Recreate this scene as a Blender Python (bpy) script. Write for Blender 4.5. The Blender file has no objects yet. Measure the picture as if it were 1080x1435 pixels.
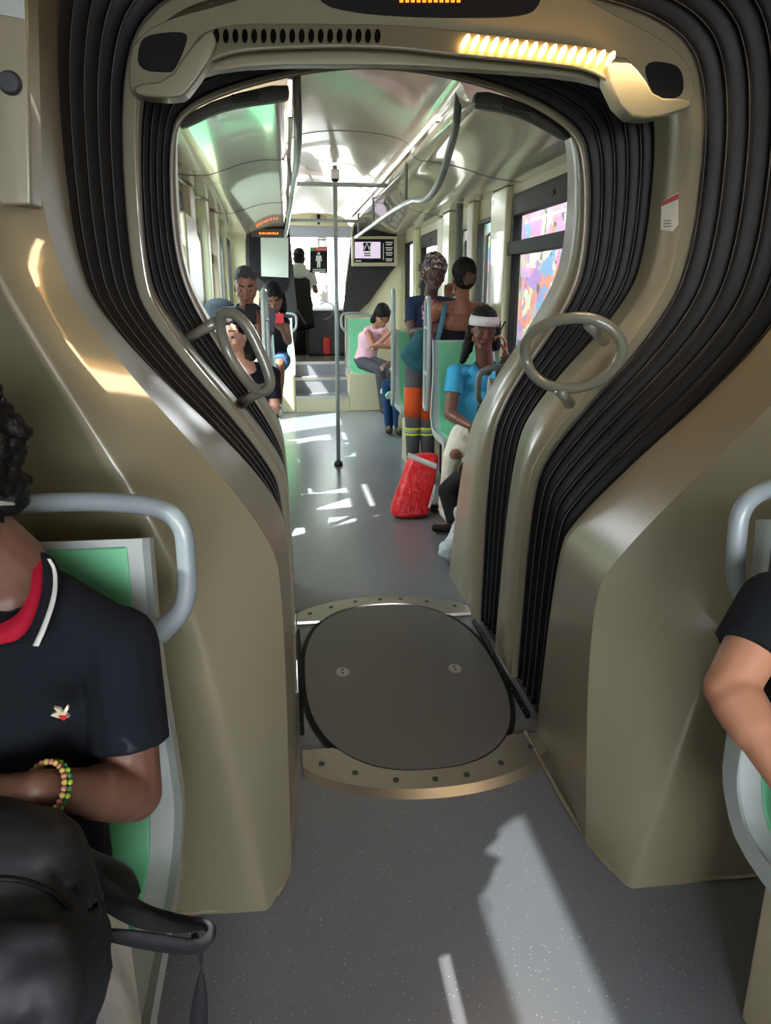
import bpy, math, random
import numpy as np
from mathutils import Vector, Matrix, noise
V = Vector
random.seed(7)
S = bpy.context.scene
COL = S.collection

# ------------------------------------------------------------------ camera, sky, sun, exposure
CAM_H, FPX, YAW, PITCH = 1.5, 1037.0, math.atan(135 / 1037), math.radians(16.6)
FW = V((math.sin(YAW) * math.cos(PITCH), math.cos(YAW) * math.cos(PITCH), -math.sin(PITCH)))
RT = V((math.cos(YAW), -math.sin(YAW), 0)); UP = RT.cross(FW)
cd = bpy.data.cameras.new('camera'); cam = bpy.data.objects.new('camera', cd); COL.objects.link(cam)
cd.sensor_fit = 'VERTICAL'; cd.sensor_height = 24; cd.lens = FPX / 1435 * 24
cd.clip_start = .02; cd.clip_end = 300
cam.matrix_world = Matrix(((RT.x, UP.x, -FW.x, 0), (RT.y, UP.y, -FW.y, 0), (RT.z, UP.z, -FW.z, CAM_H), (0, 0, 0, 1)))
S.camera = cam
S.view_settings.view_transform = 'Standard'; S.view_settings.look = 'None'
S.view_settings.exposure = 1.0; S.view_settings.gamma = 1; S.view_settings.use_curve_mapping = False
S.cycles.use_denoising = True; S.cycles.max_bounces = 8; S.cycles.diffuse_bounces = 5
S.cycles.glossy_bounces = 4; S.cycles.transparent_max_bounces = 12; S.cycles.sample_clamp_indirect = 6
S.cycles.caustics_reflective = False; S.cycles.caustics_refractive = False
W = bpy.data.worlds.new('world'); S.world = W; W.use_nodes = True
wn = W.node_tree; wn.nodes.clear()
wo = wn.nodes.new('ShaderNodeOutputWorld'); wb = wn.nodes.new('ShaderNodeBackground')
wb.inputs[0].default_value = (.93, .96, 1.0, 1); wb.inputs[1].default_value = 10.0
wn.links.new(wb.outputs[0], wo.inputs[0])
sd = bpy.data.lights.new('sun', 'SUN'); sd.energy = 18; sd.angle = math.radians(.8); sd.color = (1, .96, .88)
sun = bpy.data.objects.new('sun', sd); COL.objects.link(sun)
SUN_DIR = V((.66, .42, -1)).normalized()
sun.rotation_euler = SUN_DIR.to_track_quat('-Z', 'Y').to_euler()

def ray(x, y):
    return FW + RT * ((x - 540) / FPX) - UP * ((y - 717.5) / FPX)
def at(x, y, Y):
    d = ray(x, y); return V((0, 0, CAM_H)) + d * (Y / d.y)
def atX(x, y, X):
    d = ray(x, y); return V((0, 0, CAM_H)) + d * (X / d.x)

# ------------------------------------------------------------------ materials
def lin(c):
    return tuple(((v / 255) / 12.92 if v <= 10 else (((v / 255) + .055) / 1.055) ** 2.4) for v in c) + (1,)
def mat(name, rgb, rough=.5, metal=0, coat=0, bump=0, scale=40, var=.06, emit=None, estr=0, bscale=None, spec=.5):
    m = bpy.data.materials.new(name); m.use_nodes = True; n = m.node_tree.nodes; l = m.node_tree.links
    b = n['Principled BSDF']
    tc = n.new('ShaderNodeTexCoord'); nz = n.new('ShaderNodeTexNoise'); nz.inputs['Scale'].default_value = scale
    nz.inputs['Detail'].default_value = 4
    l.new(tc.outputs['Object'], nz.inputs['Vector'])
    mx = n.new('ShaderNodeMix'); mx.data_type = 'RGBA'
    c = lin(rgb); mx.inputs[6].default_value = tuple(v * (1 - var) for v in c[:3]) + (1,)
    mx.inputs[7].default_value = tuple(min(1, v * (1 + var)) for v in c[:3]) + (1,)
    l.new(nz.outputs['Fac'], mx.inputs[0]); l.new(mx.outputs[2], b.inputs['Base Color'])
    b.inputs['Roughness'].default_value = rough; b.inputs['Metallic'].default_value = metal
    b.inputs['Coat Weight'].default_value = coat; b.inputs['Coat Roughness'].default_value = .04
    b.inputs['Specular IOR Level'].default_value = spec
    if name == 'beige_gloss': b.inputs['Coat Roughness'].default_value = .1
    if bump:
        bp = n.new('ShaderNodeBump'); bp.inputs['Strength'].default_value = bump; bp.inputs['Distance'].default_value = .004
        n2 = n.new('ShaderNodeTexNoise'); n2.inputs['Scale'].default_value = bscale or scale
        n2.inputs['Detail'].default_value = 3
        l.new(tc.outputs['Object'], n2.inputs['Vector']); l.new(n2.outputs['Fac'], bp.inputs['Height']); l.new(bp.outputs[0], b.inputs['Normal'])
    if emit:
        b.inputs['Emission Color'].default_value = lin(emit); b.inputs['Emission Strength'].default_value = estr
    return m
M = {}
M['beige'] = mat('beige_paint', (138, 132, 108), .34, coat=.35, bump=.02, scale=3, var=.03)
M['beige_gloss'] = mat('beige_gloss', (150, 142, 120), .285, coat=0, bump=0, spec=.9, scale=2.5, var=.03, bscale=7)
M['beige_light'] = mat('beige_light', (206, 204, 168), .3, coat=.3, scale=3, var=.03)
M['beige_mid'] = mat('beige_mid', (186, 176, 146), .4, scale=3, var=.04)
M['ceiling'] = mat('ceiling_gloss', (206, 192, 178), .16, coat=.7, bump=.16, scale=1.6, var=.02, bscale=3)
M['dark_trim'] = mat('dark_trim', (62, 62, 58), .5, scale=60)
M['black'] = mat('black_plastic', (9, 9, 11), .6, scale=60, spec=.25)
M['bellows'] = mat('bellows_rubber', (11, 13, 18), .5, bump=.15, scale=150, spec=.35)
M['piping'] = mat('bellows_piping', (92, 92, 96), .5, scale=60)
M['rail'] = mat('rail_grey', (150, 160, 158), .32, coat=.3, scale=40, var=.03)
M['rail_dark'] = mat('rail_dark', (112, 118, 114), .35, coat=.3, scale=40, var=.03)
M['hoop'] = mat('hoop_grey', (128, 128, 114), .28, coat=.6, scale=30, var=.04)
M['shell'] = mat('seat_shell', (176, 184, 182), .4, scale=200, var=.04, bump=.05)
M['seat_green'] = mat('seat_green', (112, 192, 146), .4, scale=200, var=.03)
M['seat_grip'] = mat('seat_grip', (140, 150, 154), .35, coat=.2, scale=90, var=.03)
M['alu'] = mat('aluminium', (172, 168, 160), .36, metal=.85, scale=8, var=.06)
M['screw'] = mat('screw_steel', (176, 174, 166), .4, metal=.3)
M['window_black'] = mat('window_rubber', (22, 22, 22), .6, spec=.25)
M['window_grey'] = mat('window_frame_grey', (44, 41, 38), .6, spec=.25)
M['orange_led'] = mat('orange_led', (30, 12, 0), .5, emit=(255, 120, 30), estr=1.6)
M['lamp_warm'] = mat('lamp_warm', (255, 210, 140), .5, emit=(255, 196, 110), estr=7)
M['screen_lav'] = mat('screen_lavender', (90, 85, 90), .3, emit=(205, 190, 210), estr=.6)
M['screen_dark'] = mat('screen_dark', (12, 13, 20), .5, spec=.2)
M['white_print'] = mat('white_print', (225, 225, 222), .5)
M['board_white'] = mat('poster_white', (188, 200, 190), .3)
M['red_print'] = mat('red_print', (190, 30, 34), .45)
M['green_print'] = mat('green_print', (60, 150, 70), .45)
M['grey_print'] = mat('grey_print', (120, 120, 118), .45)
M['cab_dark'] = mat('cab_dark', (46, 50, 58), .5, scale=20, var=.2)
M['partition'] = mat('partition_grey', (34, 34, 34), .6, scale=20)
M['yellow'] = mat('yellow_mark', (215, 205, 50), .5)

def floor_mat():
    m = mat('floor_vinyl', (116, 119, 126), .26, bump=.05, scale=5, var=.06, bscale=60)
    n = m.node_tree.nodes; l = m.node_tree.links; b = n['Principled BSDF']
    base = b.inputs['Base Color'].links[0].from_socket
    tc = n['Texture Coordinate']
    vo = n.new('ShaderNodeTexVoronoi'); vo.inputs['Scale'].default_value = 95
    l.new(tc.outputs['Object'], vo.inputs['Vector'])
    lt = n.new('ShaderNodeMath'); lt.operation = 'LESS_THAN'; lt.inputs[1].default_value = .13
    l.new(vo.outputs['Distance'], lt.inputs[0])
    sp = n.new('ShaderNodeSeparateColor'); l.new(vo.outputs['Color'], sp.inputs[0])
    g = n.new('ShaderNodeMath'); g.operation = 'GREATER_THAN'; g.inputs[1].default_value = .55; l.new(sp.outputs[0], g.inputs[0])
    mu = n.new('ShaderNodeMath'); mu.operation = 'MULTIPLY'; l.new(lt.outputs[0], mu.inputs[0]); l.new(g.outputs[0], mu.inputs[1])
    cr = n.new('ShaderNodeMix'); cr.data_type = 'RGBA'; cr.inputs[6].default_value = lin((196, 198, 200)); cr.inputs[7].default_value = lin((205, 180, 120))
    l.new(sp.outputs[1], cr.inputs[0])
    mx = n.new('ShaderNodeMix'); mx.data_type = 'RGBA'; l.new(mu.outputs[0], mx.inputs[0]); l.new(base, mx.inputs[6]); l.new(cr.outputs[2], mx.inputs[7])
    l.new(mx.outputs[2], b.inputs['Base Color'])
    return m
M['floor'] = floor_mat()
M['disc'] = mat('turntable_vinyl', (100, 99, 98), .38, bump=.05, scale=4, var=.05, bscale=90)
def glass_mat(name, tint, fac=.09):
    m = bpy.data.materials.new(name); m.use_nodes = True; n = m.node_tree.nodes; l = m.node_tree.links
    n.clear(); o = n.new('ShaderNodeOutputMaterial'); t = n.new('ShaderNodeBsdfTransparent'); g = n.new('ShaderNodeBsdfGlossy')
    t.inputs[0].default_value = tint; g.inputs['Roughness'].default_value = .02
    fr = n.new('ShaderNodeFresnel'); fr.inputs[0].default_value = 1.45
    ge = n.new('ShaderNodeNewGeometry'); ms = n.new('ShaderNodeMath'); ms.operation = 'MULTIPLY_ADD'; ms.inputs[1].default_value = -1; ms.inputs[2].default_value = 1
    l.new(ge.outputs['Backfacing'], ms.inputs[0]); mm = n.new('ShaderNodeMath'); mm.operation = 'MULTIPLY'; l.new(ms.outputs[0], mm.inputs[0]); l.new(fr.outputs[0], mm.inputs[1])
    x = n.new('ShaderNodeMixShader'); l.new(mm.outputs[0], x.inputs[0]); l.new(t.outputs[0], x.inputs[1]); l.new(g.outputs[0], x.inputs[2])
    l.new(x.outputs[0], o.inputs[0]); return m
M['glass'] = glass_mat('window_glass', (.90, .92, .91, 1))
M['glass_tint'] = glass_mat('tinted_glass', (.38, .40, .40, 1))
M['glass_green'] = glass_mat('door_glass', (.76, .86, .85, 1))
def graffiti_mat():
    m = mat('graffiti_wall', (78, 76, 72), .9, bump=.1, scale=6, var=.15)
    n = m.node_tree.nodes; l = m.node_tree.links; b = n['Principled BSDF']; base = b.inputs['Base Color'].links[0].from_socket
    tc = n['Texture Coordinate']; last = base
    for i, (c, sc, th) in enumerate([((206, 222, 180), .6, .49), ((214, 120, 180), .9, .54), ((90, 150, 205), 1.1, .555), ((150, 110, 190), 1.4, .57), ((226, 120, 90), 1.7, .59), ((30, 30, 40), 2.6, .635)]):
        mp = n.new('ShaderNodeMapping'); mp.inputs['Location'].default_value = (i * 7.3, i * 3.1, i * 5.7); l.new(tc.outputs['Object'], mp.inputs[0])
        nz = n.new('ShaderNodeTexNoise'); nz.inputs['Scale'].default_value = sc; nz.inputs['Detail'].default_value = 2.5; nz.inputs['Distortion'].default_value = 1.6
        l.new(mp.outputs[0], nz.inputs['Vector'])
        cr = n.new('ShaderNodeMath'); cr.operation = 'GREATER_THAN'; cr.inputs[1].default_value = th; l.new(nz.outputs['Fac'], cr.inputs[0])
        mx = n.new('ShaderNodeMix'); mx.data_type = 'RGBA'; l.new(cr.outputs[0], mx.inputs[0]); l.new(last, mx.inputs[6]); mx.inputs[7].default_value = lin(tuple(int(q * .47) for q in c)); last = mx.outputs[2]
    l.new(last, b.inputs['Base Color']); return m

# ------------------------------------------------------------------ object helpers
def link(name, me, m=None, parent=None, smooth=False):
    o = bpy.data.objects.new(name, me); COL.objects.link(o)
    if m is not None and not me.materials: me.materials.append(m)
    if parent is not None: o.parent = parent
    if smooth:
        me.polygons.foreach_set('use_smooth', [True] * len(me.polygons)); me.update()
    return o
def tag(o, label=None, cat=None, group=None, kind=None):
    if label: o['label'] = label
    if cat: o['category'] = cat
    if group: o['group'] = group
    if kind: o['kind'] = kind
    return o
def thing(name, loc, label, cat, group=None):
    o = bpy.data.objects.new(name, None); COL.objects.link(o); o.location = loc; o.empty_display_size = .1
    o['_org'] = 1
    return tag(o, label, cat, group)
class MB:
    """collects primitives into one mesh (world coordinates; made local to the parent on build)"""
    def __init__(s): s.v = []; s.f = []
    def add(s, vs, fs):
        k = len(s.v); s.v += [tuple(p) for p in vs]; s.f += [tuple(i + k for i in f) for f in fs]; return s
    def box(s, lo, hi, mt=None):
        x0, y0, z0 = lo; x1, y1, z1 = hi
        vs = [V(p) for p in ((x0,y0,z0),(x1,y0,z0),(x1,y1,z0),(x0,y1,z0),(x0,y0,z1),(x1,y0,z1),(x1,y1,z1),(x0,y1,z1))]
        if mt: vs = [mt @ p for p in vs]
        return s.add(vs, [(0,3,2,1),(4,5,6,7),(0,1,5,4),(1,2,6,5),(2,3,7,6),(3,0,4,7)])
    def grid(s, rows, closed_u=False, closed_v=False, caps=False):
        n = len(rows); m_ = len(rows[0]); vs = [p for r in rows for p in r]; fs = []
        for i in range(n if closed_u else n - 1):
            for j in range(m_ if closed_v else m_ - 1):
                a = i * m_ + j; b = i * m_ + (j + 1) % m_; c = ((i + 1) % n) * m_ + (j + 1) % m_; d = ((i + 1) % n) * m_ + j
                fs.append((a, b, c, d))
        if caps:
            fs.append(tuple(range(m_))[::-1]); fs.append(tuple((n - 1) * m_ + j for j in range(m_)))
        return s.add(vs, fs)
    def tube(s, pts, r, n=12, closed=False, caps=True, flat=1.0, side=None):
        pts = [V(p) for p in pts]; N = len(pts); rs = r if isinstance(r, (list, tuple)) else [r] * N
        rows = []; prev = None
        for i, p in enumerate(pts):
            t = (pts[(i + 1) % N] - pts[i - 1]) if closed else (pts[min(i + 1, N - 1)] - pts[max(i - 1, 0)])
            t.normalize()
            if prev is None:
                a = V(side) if side else (V((0, 0, 1)) if abs(t.z) < .9 else V((1, 0, 0)))
            else: a = prev
            a = (a - t * a.dot(t)).normalized(); prev = a; b = t.cross(a)
            rows.append([p + a * math.cos(k * 2 * math.pi / n) * rs[i] + b * math.sin(k * 2 * math.pi / n) * rs[i] * flat for k in range(n)])
        return s.grid(rows, closed_u=closed, closed_v=True, caps=caps and not closed)
    def prism(s, poly, off):
        """planar polygon (list of points) extruded by vector off"""
        n = len(poly); off = V(off); a = [V(p) for p in poly]; b = [p + off for p in a]
        return s.add(a + b, [tuple(range(n))[::-1], tuple(range(n, 2 * n))] + [(i, (i + 1) % n, (i + 1) % n + n, i + n) for i in range(n)])
    def ball(s, c, r, n=12, m=8, mt=None):
        c = V(c); rr = r if isinstance(r, (tuple, list)) else (r, r, r); rows = []
        for i in range(m + 1):
            th = math.pi * min(max(i / m, .004), .996)
            ring = []
            for k in range(n):
                ph = 2 * math.pi * k / n
                p = V((rr[0] * math.sin(th) * math.cos(ph), rr[1] * math.sin(th) * math.sin(ph), rr[2] * math.cos(th)))
                ring.append(c + (mt @ p if mt else p))
            rows.append(ring)
        return s.grid(rows, closed_v=True, caps=True)
    def seg(s, p0, p1, r0, r1, side=None, flat0=False, flat1=False, n=14):
        p0, p1 = V(p0), V(p1); t = (p1 - p0); L = t.length
        if L < 1e-6: t = V((0, 0, 1))
        t.normalize(); r0 = r0 if isinstance(r0, (tuple, list)) else (r0, r0); r1 = r1 if isinstance(r1, (tuple, list)) else (r1, r1)
        a = V(side) if side is not None else (V((0, 0, 1)) if abs(t.z) < .9 else V((1, 0, 0)))
        a = (a - t * a.dot(t)).normalized(); b = t.cross(a); rows = []
        def ring(c, ra, rb): rows.append([c + a * math.cos(k * 2 * math.pi / n) * ra + b * math.sin(k * 2 * math.pi / n) * rb for k in range(n)])
        if flat0: ring(p0, *r0)
        else:
            for q in (88, 65, 40, 18, 0):
                q = math.radians(q); ring(p0 - t * min(r0) * math.sin(q), r0[0] * math.cos(q), r0[1] * math.cos(q))
        if flat1: ring(p1, *r1)
        else:
            for q in (0, 18, 40, 65, 88):
                q = math.radians(q); ring(p1 + t * min(r1) * math.sin(q), r1[0] * math.cos(q), r1[1] * math.cos(q))
        return s.grid(rows, closed_v=True, caps=True)
    def mesh(s, name, org=V((0, 0, 0))):
        me = bpy.data.meshes.new(name); me.from_pydata([tuple(V(p) - org) for p in s.v], [], s.f); me.update(); return me
    def build(s, name, m, parent=None, smooth=False, org=None, bevel=0, fixn=True):
        o_ = V((0, 0, 0))
        if parent is not None:
            q = parent
            while q is not None: o_ = o_ + V(q.location); q = q.parent
        elif org is not None: o_ = V(org)
        me = s.mesh(name, o_)
        if fixn:
            import bmesh
            bm = bmesh.new(); bm.from_mesh(me); bmesh.ops.recalc_face_normals(bm, faces=bm.faces); bm.to_mesh(me); bm.free()
        o = link(name, me, m, parent, smooth)
        if parent is None and org is not None: o.location = org
        if bevel:
            b = o.modifiers.new('bevel', 'BEVEL'); b.width = bevel; b.segments = 3; b.limit_method = 'ANGLE'; b.angle_limit = math.radians(35)
            me.polygons.foreach_set('use_smooth', [True] * len(me.polygons))
            w = o.modifiers.new('wn', 'WEIGHTED_NORMAL'); w.keep_sharp = True
        return o
def chaikin(pts, it=3, closed=False):
    pts = [V(p) for p in pts]
    for _ in range(it):
        out = []; n = len(pts)
        if not closed: out.append(pts[0])
        for i in range(n if closed else n - 1):
            a, b = pts[i], pts[(i + 1) % n]; out += [a.lerp(b, .25), a.lerp(b, .75)]
        if not closed: out.append(pts[-1])
        pts = out
    return pts
def copy_tree(o, parent=None, delta=None):
    c = o.copy(); COL.objects.link(c); c.parent = parent
    for k in list(o.children): copy_tree(k, c)
    return c

# ------------------------------------------------------------------ shell of the vehicle
XL, XR, ZW = -.68, 1.60, 2.22            # side walls, height where the coving starts
YE, YF = 3.75, 10.35                      # front car begins / cab partition
st = lambda o: tag(o, kind='structure')
fm = MB(); fm.box((-.9, -2.6, -.06), (1.8, 2.05, 0)); fm.box((-.9, 3.35, -.06), (1.8, YF + .2, 0)); fm.box((-.02, 2.0, -.06), (.87, 3.4, -.004))
st(fm.build('floor', M['floor']))
st(MB().box((-.9, 1.7, -.09), (1.8, 3.8, -.055)).build('floor_light_stop', M['black']))  # black plate added to stop daylight leaking in under the bellows

# opening profiles: 17 corresponding points, left floor -> top -> right floor
PA0 = [(-.04,0),(-.03,.78),(-.05,.97),(-.40,1.41),(-.475,1.60),(-.47,2.1),(-.38,2.38),(.05,2.48),(.45,2.5),(.85,2.48),(1.3,2.38),(1.42,2.1),(1.43,1.62),(1.25,1.33),(.80,.88),(.735,.73),(.785,0)]
PA1 = [(-.015,0),(-.015,.72),(-.05,.93),(-.50,1.40),(-.57,1.62),(-.55,2.2),(-.42,2.46),(.05,2.56),(.45,2.58),(.9,2.56),(1.42,2.46),(1.58,2.2),(1.62,1.66),(1.53,1.36),(.905,.79),(.862,.64),(.83,0)]
PC0 = [(-.01,0),(-.01,.78),(-.06,.945),(-.42,1.41),(-.46,1.58),(-.44,2.1),(-.33,2.3),(.0,2.38),(.45,2.39),(.8,2.38),(1.27,2.3),(1.38,2.1),(1.385,1.64),(1.30,1.40),(.925,.97),(.865,.77),(.85,0)]
PC1 = [(-.01,0),(-.005,.74),(-.05,.93),(-.44,1.42),(-.49,1.6),(-.465,2.1),(-.36,2.32),(.0,2.4),(.45,2.41),(.8,2.4),(1.27,2.32),(1.38,2.12),(1.385,1.68),(1.33,1.46),(.975,1.08),(.89,.86),(.857,0)]
PE0 = [(-.01,0),(-.01,.74),(-.05,.94),(-.30,1.34),(-.41,1.6),(-.40,2.02),(-.34,2.15),(.03,2.27),(.41,2.315),(.85,2.25),(1.13,2.13),(1.21,2.02),(1.235,1.68),(1.19,1.46),(.91,1.05),(.855,.80),(.848,0)]
PE1 = [(-.02,0),(-.02,.74),(-.06,.92),(-.36,1.36),(-.47,1.62),(-.46,2.14),(-.42,2.30),(.03,2.47),(.41,2.52),(.85,2.47),(1.28,2.32),(1.37,2.16),(1.385,1.72),(1.31,1.46),(.965,.94),(.895,.64),(.838,0)]
def prof(P, Y): return chaikin([V((x, Y, z)) for x, z in P], 3)
def norm_off(row, d):
    out = []; n = len(row)
    for i, p in enumerate(row):
        t = (row[min(i + 1, n - 1)] - row[max(i - 1, 0)]).normalized(); nn = V((-t.z, 0, t.x))  # outward (left of travel)
        out.append(p + nn * d)
    return out
def lerp_rows(a, b, t): return [p.lerp(q, t) for p, q in zip(a, b)]
rA0, rA1, rC0, rC1, rE0, rE1 = prof(PA0, 1.65), prof(PA1, 2.22), prof(PC0, 2.6), prof(PC1, 2.86), prof(PE0, 3.13), prof(PE1, 3.74)
for r, ys in ((rA0, None),):
    pass

def frame_band(name, rows, m, parent=None, kind='structure'):
    mb = MB(); mb.grid(rows); o = mb.build(name, m, parent, smooth=True, fixn=False)
    return o
# rear panel (moulded wall at the end of the near car) ----------------------------------------------
rear = thing('gangway_wall', (.42, 1.65, 0), 'beige moulded end wall of the near car, its glossy lip framing the whole passage', 'wall panel')
tag(rear, kind='structure')
band = frame_band('trim_1', [norm_off(rA0, .0), lerp_rows(rA0, rA1, .12), lerp_rows(rA0, rA1, .9), rA1, norm_off(rA1, .1)], M['beige_gloss'], rear)
def shroud(side):
    nseg = 64
    if side < 0:
        E_ = [(-.04,1.65,0),(-.03,1.65,.78),(-.05,1.65,.97),(-.40,1.65,1.41),(-.475,1.65,1.60),(-.47,1.65,2.1),(-.44,1.65,2.5)]
        R_ = [(-.1,1.53,0),(-.155,1.47,.5),(-.235,1.45,.97),(-.42,1.47,1.33),(-.56,1.49,1.62),(-.62,1.5,2.1),(-.63,1.5,2.5)]
        W_ = [(-.69,1.56,0),(-.69,1.66,.5),(-.69,1.72,.97),(-.69,1.70,1.33),(-.69,1.66,1.62),(-.69,1.62,2.1),(-.69,1.6,2.5)]
    else:
        E_ = [(.785,1.65,0),(.735,1.65,.73),(.80,1.65,.88),(1.25,1.65,1.33),(1.43,1.65,1.62),(1.42,1.65,2.1),(1.38,1.65,2.5)]
        R_ = [(.835,1.48,0),(.93,1.46,.45),(1.02,1.46,.80),(1.25,1.48,1.10),(1.46,1.5,1.5),(1.53,1.5,2.1),(1.56,1.5,2.5)]
        W_ = [(1.61,1.47,0),(1.61,1.68,.45),(1.61,1.76,.80),(1.61,1.74,1.10),(1.61,1.66,1.5),(1.61,1.6,2.1),(1.61,1.6,2.5)]
    E, R, Wl = [chaikin(q, 3) for q in (E_, R_, W_)]
    rows = [E, lerp_rows(E, R, .5), lerp_rows(E, R, .93), lerp_rows(R, Wl, .012), lerp_rows(R, Wl, .10), lerp_rows(R, Wl, .5), Wl]
    mb = MB(); mb.grid(rows); o = mb.build('panel', M['beige'], rear, smooth=True)
    # rounded plinth where the panel meets the vinyl
    p = MB(); base = [V((r[0].x, r[0].y, 0)) for r in (E, R, Wl)]
    bl = [V((.785 if side > 0 else -.02, 2.2, .008))] + [V((q.x, q.y, .008)) for q in base]
    p.tube(chaikin(bl, 2), .008, n=8); p.build('skirting', M['beige'], rear, smooth=True)
shroud(-1); shroud(1)
# top bulkhead of near car above the frame
mb = MB(); top = [p for p in rA0 if p.z > 2.0]
mb.grid([top, [V((p.x * 1.08 - .03, 1.6, 2.75)) for p in top]]); mb.build('panel', M['beige'], rear, smooth=True)

# bellows -------------------------------------------------------------------------------------------
def bellows(label, a, b, n, off0, depth, off1=None):
    off1 = off0 if off1 is None else off1; off = off0
    t = thing('bellows', (.42, (a[0].y + b[0].y) / 2, 0), label, 'bellows')
    for i in range(n):
        rows = []; prof_ = [(0.0, depth), (.18, depth * .35), (.36, .006), (.5, 0), (.64, .006), (.82, depth * .35), (1.0, depth)]
        for u, d in prof_:
            off = off0 + (off1 - off0) * (i + u) / n; r = lerp_rows(a, b, (i + u) / n); r = norm_off(r, off + d)
            rows.append([p + V((0, 0, 0 if p.z > .03 else .012)) for p in r])
        MB().grid(rows).build('pleat', M['bellows'], t, smooth=True, fixn=False)
        off = off0 + (off1 - off0) * (i + .5) / n; r = norm_off(lerp_rows(a, b, (i + .5) / n), off - .001)
        r = [p for p in r if p.z > .02]
        MB().tube(r, .0017, n=6).build('piping', M['piping'], t, smooth=True, fixn=False)
    # dark backing so no daylight leaks through the folds
    rows = [norm_off(a, off + depth), norm_off(b, off + depth)]
    MB().grid([norm_off(rows[0], .01), norm_off(rows[1], .01)]).build('backing', M['bellows'], t, smooth=True, fixn=False)
    return t
bellows('near black pleated bellows between the rear wall and the lamp arch', rA1, rC0, 6, .03, .06, .02)
bellows('far black pleated bellows between the lamp arch and front-car frame', rC1, rE0, 6, .03, .06, .006)

# middle frame ---------------------------------------------------------------------------------------
mid = thing('gangway_arch', (.42, 2.7, 0), 'glossy beige middle arch with slotted lamp housing overhead', 'arch')
MB().grid([norm_off(rC0, .16), norm_off(rC0, .012), rC0, lerp_rows(rC0, rC1, .5), rC1, norm_off(rC1, .012), norm_off(rC1, .16)]).build('arch_frame', M['beige_gloss'], mid, smooth=True, fixn=False)
# flat near face of the arch (olive, matt)
inner = [p + V((0, -.006, 0)) for p in norm_off(rC0, .0)]; outer = [p + V((0, -.006, 0)) for p in norm_off(rC0, .032)]
MB().grid([outer, inner, [p + V((0, .02, 0)) for p in inner]]).build('face_strip', M['beige'], mid, smooth=False, fixn=False)
# header face plate
YH = 2.585
def fpoly(pts, Y): return [at(x, y, Y) for x, y in pts]
def rpoly(pts, Y, it=2): return chaikin(fpoly(pts, Y), it, closed=True)
plate = rpoly([(181,132),(181,80),(186,60),(225,28),(330,2),(440,-40),(760,-40),(850,15),(940,60),(972,100),(974,150),(880,155),(850,110),(640,95),(540,90),(300,92),(258,125),(200,138)], YH)
MB().prism(plate, (0, .045, 0)).build('header_plate', M['beige'], mid, bevel=.004)
# lamp housing: front outline with depth towards the near car
up = [(258,120),(262,70),(296,34),(420,33),(540,34),(640,42),(760,56),(868,70),(905,130)]
lo = [(232,137),(262,122),(300,72),(420,64),(540,64),(640,76),(760,87),(850,100),(885,163)]
Uo = chaikin(fpoly(up, 2.56), 3); Lo = chaikin(fpoly(lo, 2.52), 3)
rows = [[p + V((0, .03, .0)) for p in Uo], Uo, lerp_rows(Uo, Lo, .06), lerp_rows(Uo, Lo, .94), Lo, [p + V((0, .012, -.004)) for p in Lo], [p + V((0, .14, .09)) for p in Lo], [p + V((0, .14, .12)) for p in Uo]]
MB().grid(rows).build('lamp_housing', M['beige'], mid, smooth=True, fixn=False)
# end lobes
for pts in ([(184,118),(236,112),(262,70),(296,36),(306,66),(266,126),(250,138),(190,134)], [(870,72),(902,106),(918,137),(966,138),(974,149),(915,168),(876,162),(846,98)]):
    MB().prism(rpoly(pts, 2.50, 1), (0, .08, 0)).build('housing_end', M['beige'], mid, bevel=.008)
for pts in ([(192,98),(194,62),(206,48),(262,43),(262,60),(245,98),(235,102)], [(900,85),(945,88),(958,104),(957,137),(925,138),(912,128)]):
    MB().prism(rpoly(pts, YH - .004, 2), (0, .012, 0)).build('dark_lens', M['black'], mid)
# slots
def slot_quad(x, y0, y1, w, lean, Yf):
    out = []
    for k in range(14):
        a = 2 * math.pi * k / 14; yy = (y0 + y1) / 2 + math.sin(a) * (y1 - y0) / 2
        out.append(at(x + math.cos(a) * w + lean * (yy - (y0 + y1) / 2), yy, 2.508 + .035 * (1 - (yy - y0) / (y1 - y0)) ))
    return out
for i in range(18):
    x = 303 + i * 13.3; MB().prism(slot_quad(x, 40, 59, 4.2, .0 if 1 else 0, 0), (0, .01, 0)).build('slot', M['black'], mid)
for i in range(16):
    x = 652 + i * 13.6; yb = 47 + i * 1.6
    MB().prism(slot_quad(x, yb, yb + 21, 4.4, -.42, 0), (0, .012, 0)).build('lamp_slot', M['lamp_warm'], mid)
ld = bpy.data.lights.new('arch_lamp_light', 'AREA'); ld.shape = 'RECTANGLE'; ld.size = .5; ld.size_y = .05; ld.energy = 2.2; ld.color = (1, .72, .42)
lo_ = bpy.data.objects.new('arch_lamp_light', ld); COL.objects.link(lo_); lo_.location = (.98, 2.47, 2.2); lo_.rotation_euler = (math.radians(-25), 0, 0)
# destination display (underside just in frame)
disp = rpoly([(440,-60),(440,2),(500,18),(600,24),(730,24),(760,8),(762,-60)], YH - .01)
MB().prism(disp, (0, .02, 0)).build('led_display', M['black'], mid)
for i in range(11):
    MB().prism(fpoly([(560 + i * 8, -14), (565 + i * 8, -14), (565 + i * 8, 3), (560 + i * 8, 3)], YH - .013), (0, .003, 0)).build('led_mark', M['orange_led'], mid)
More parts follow.
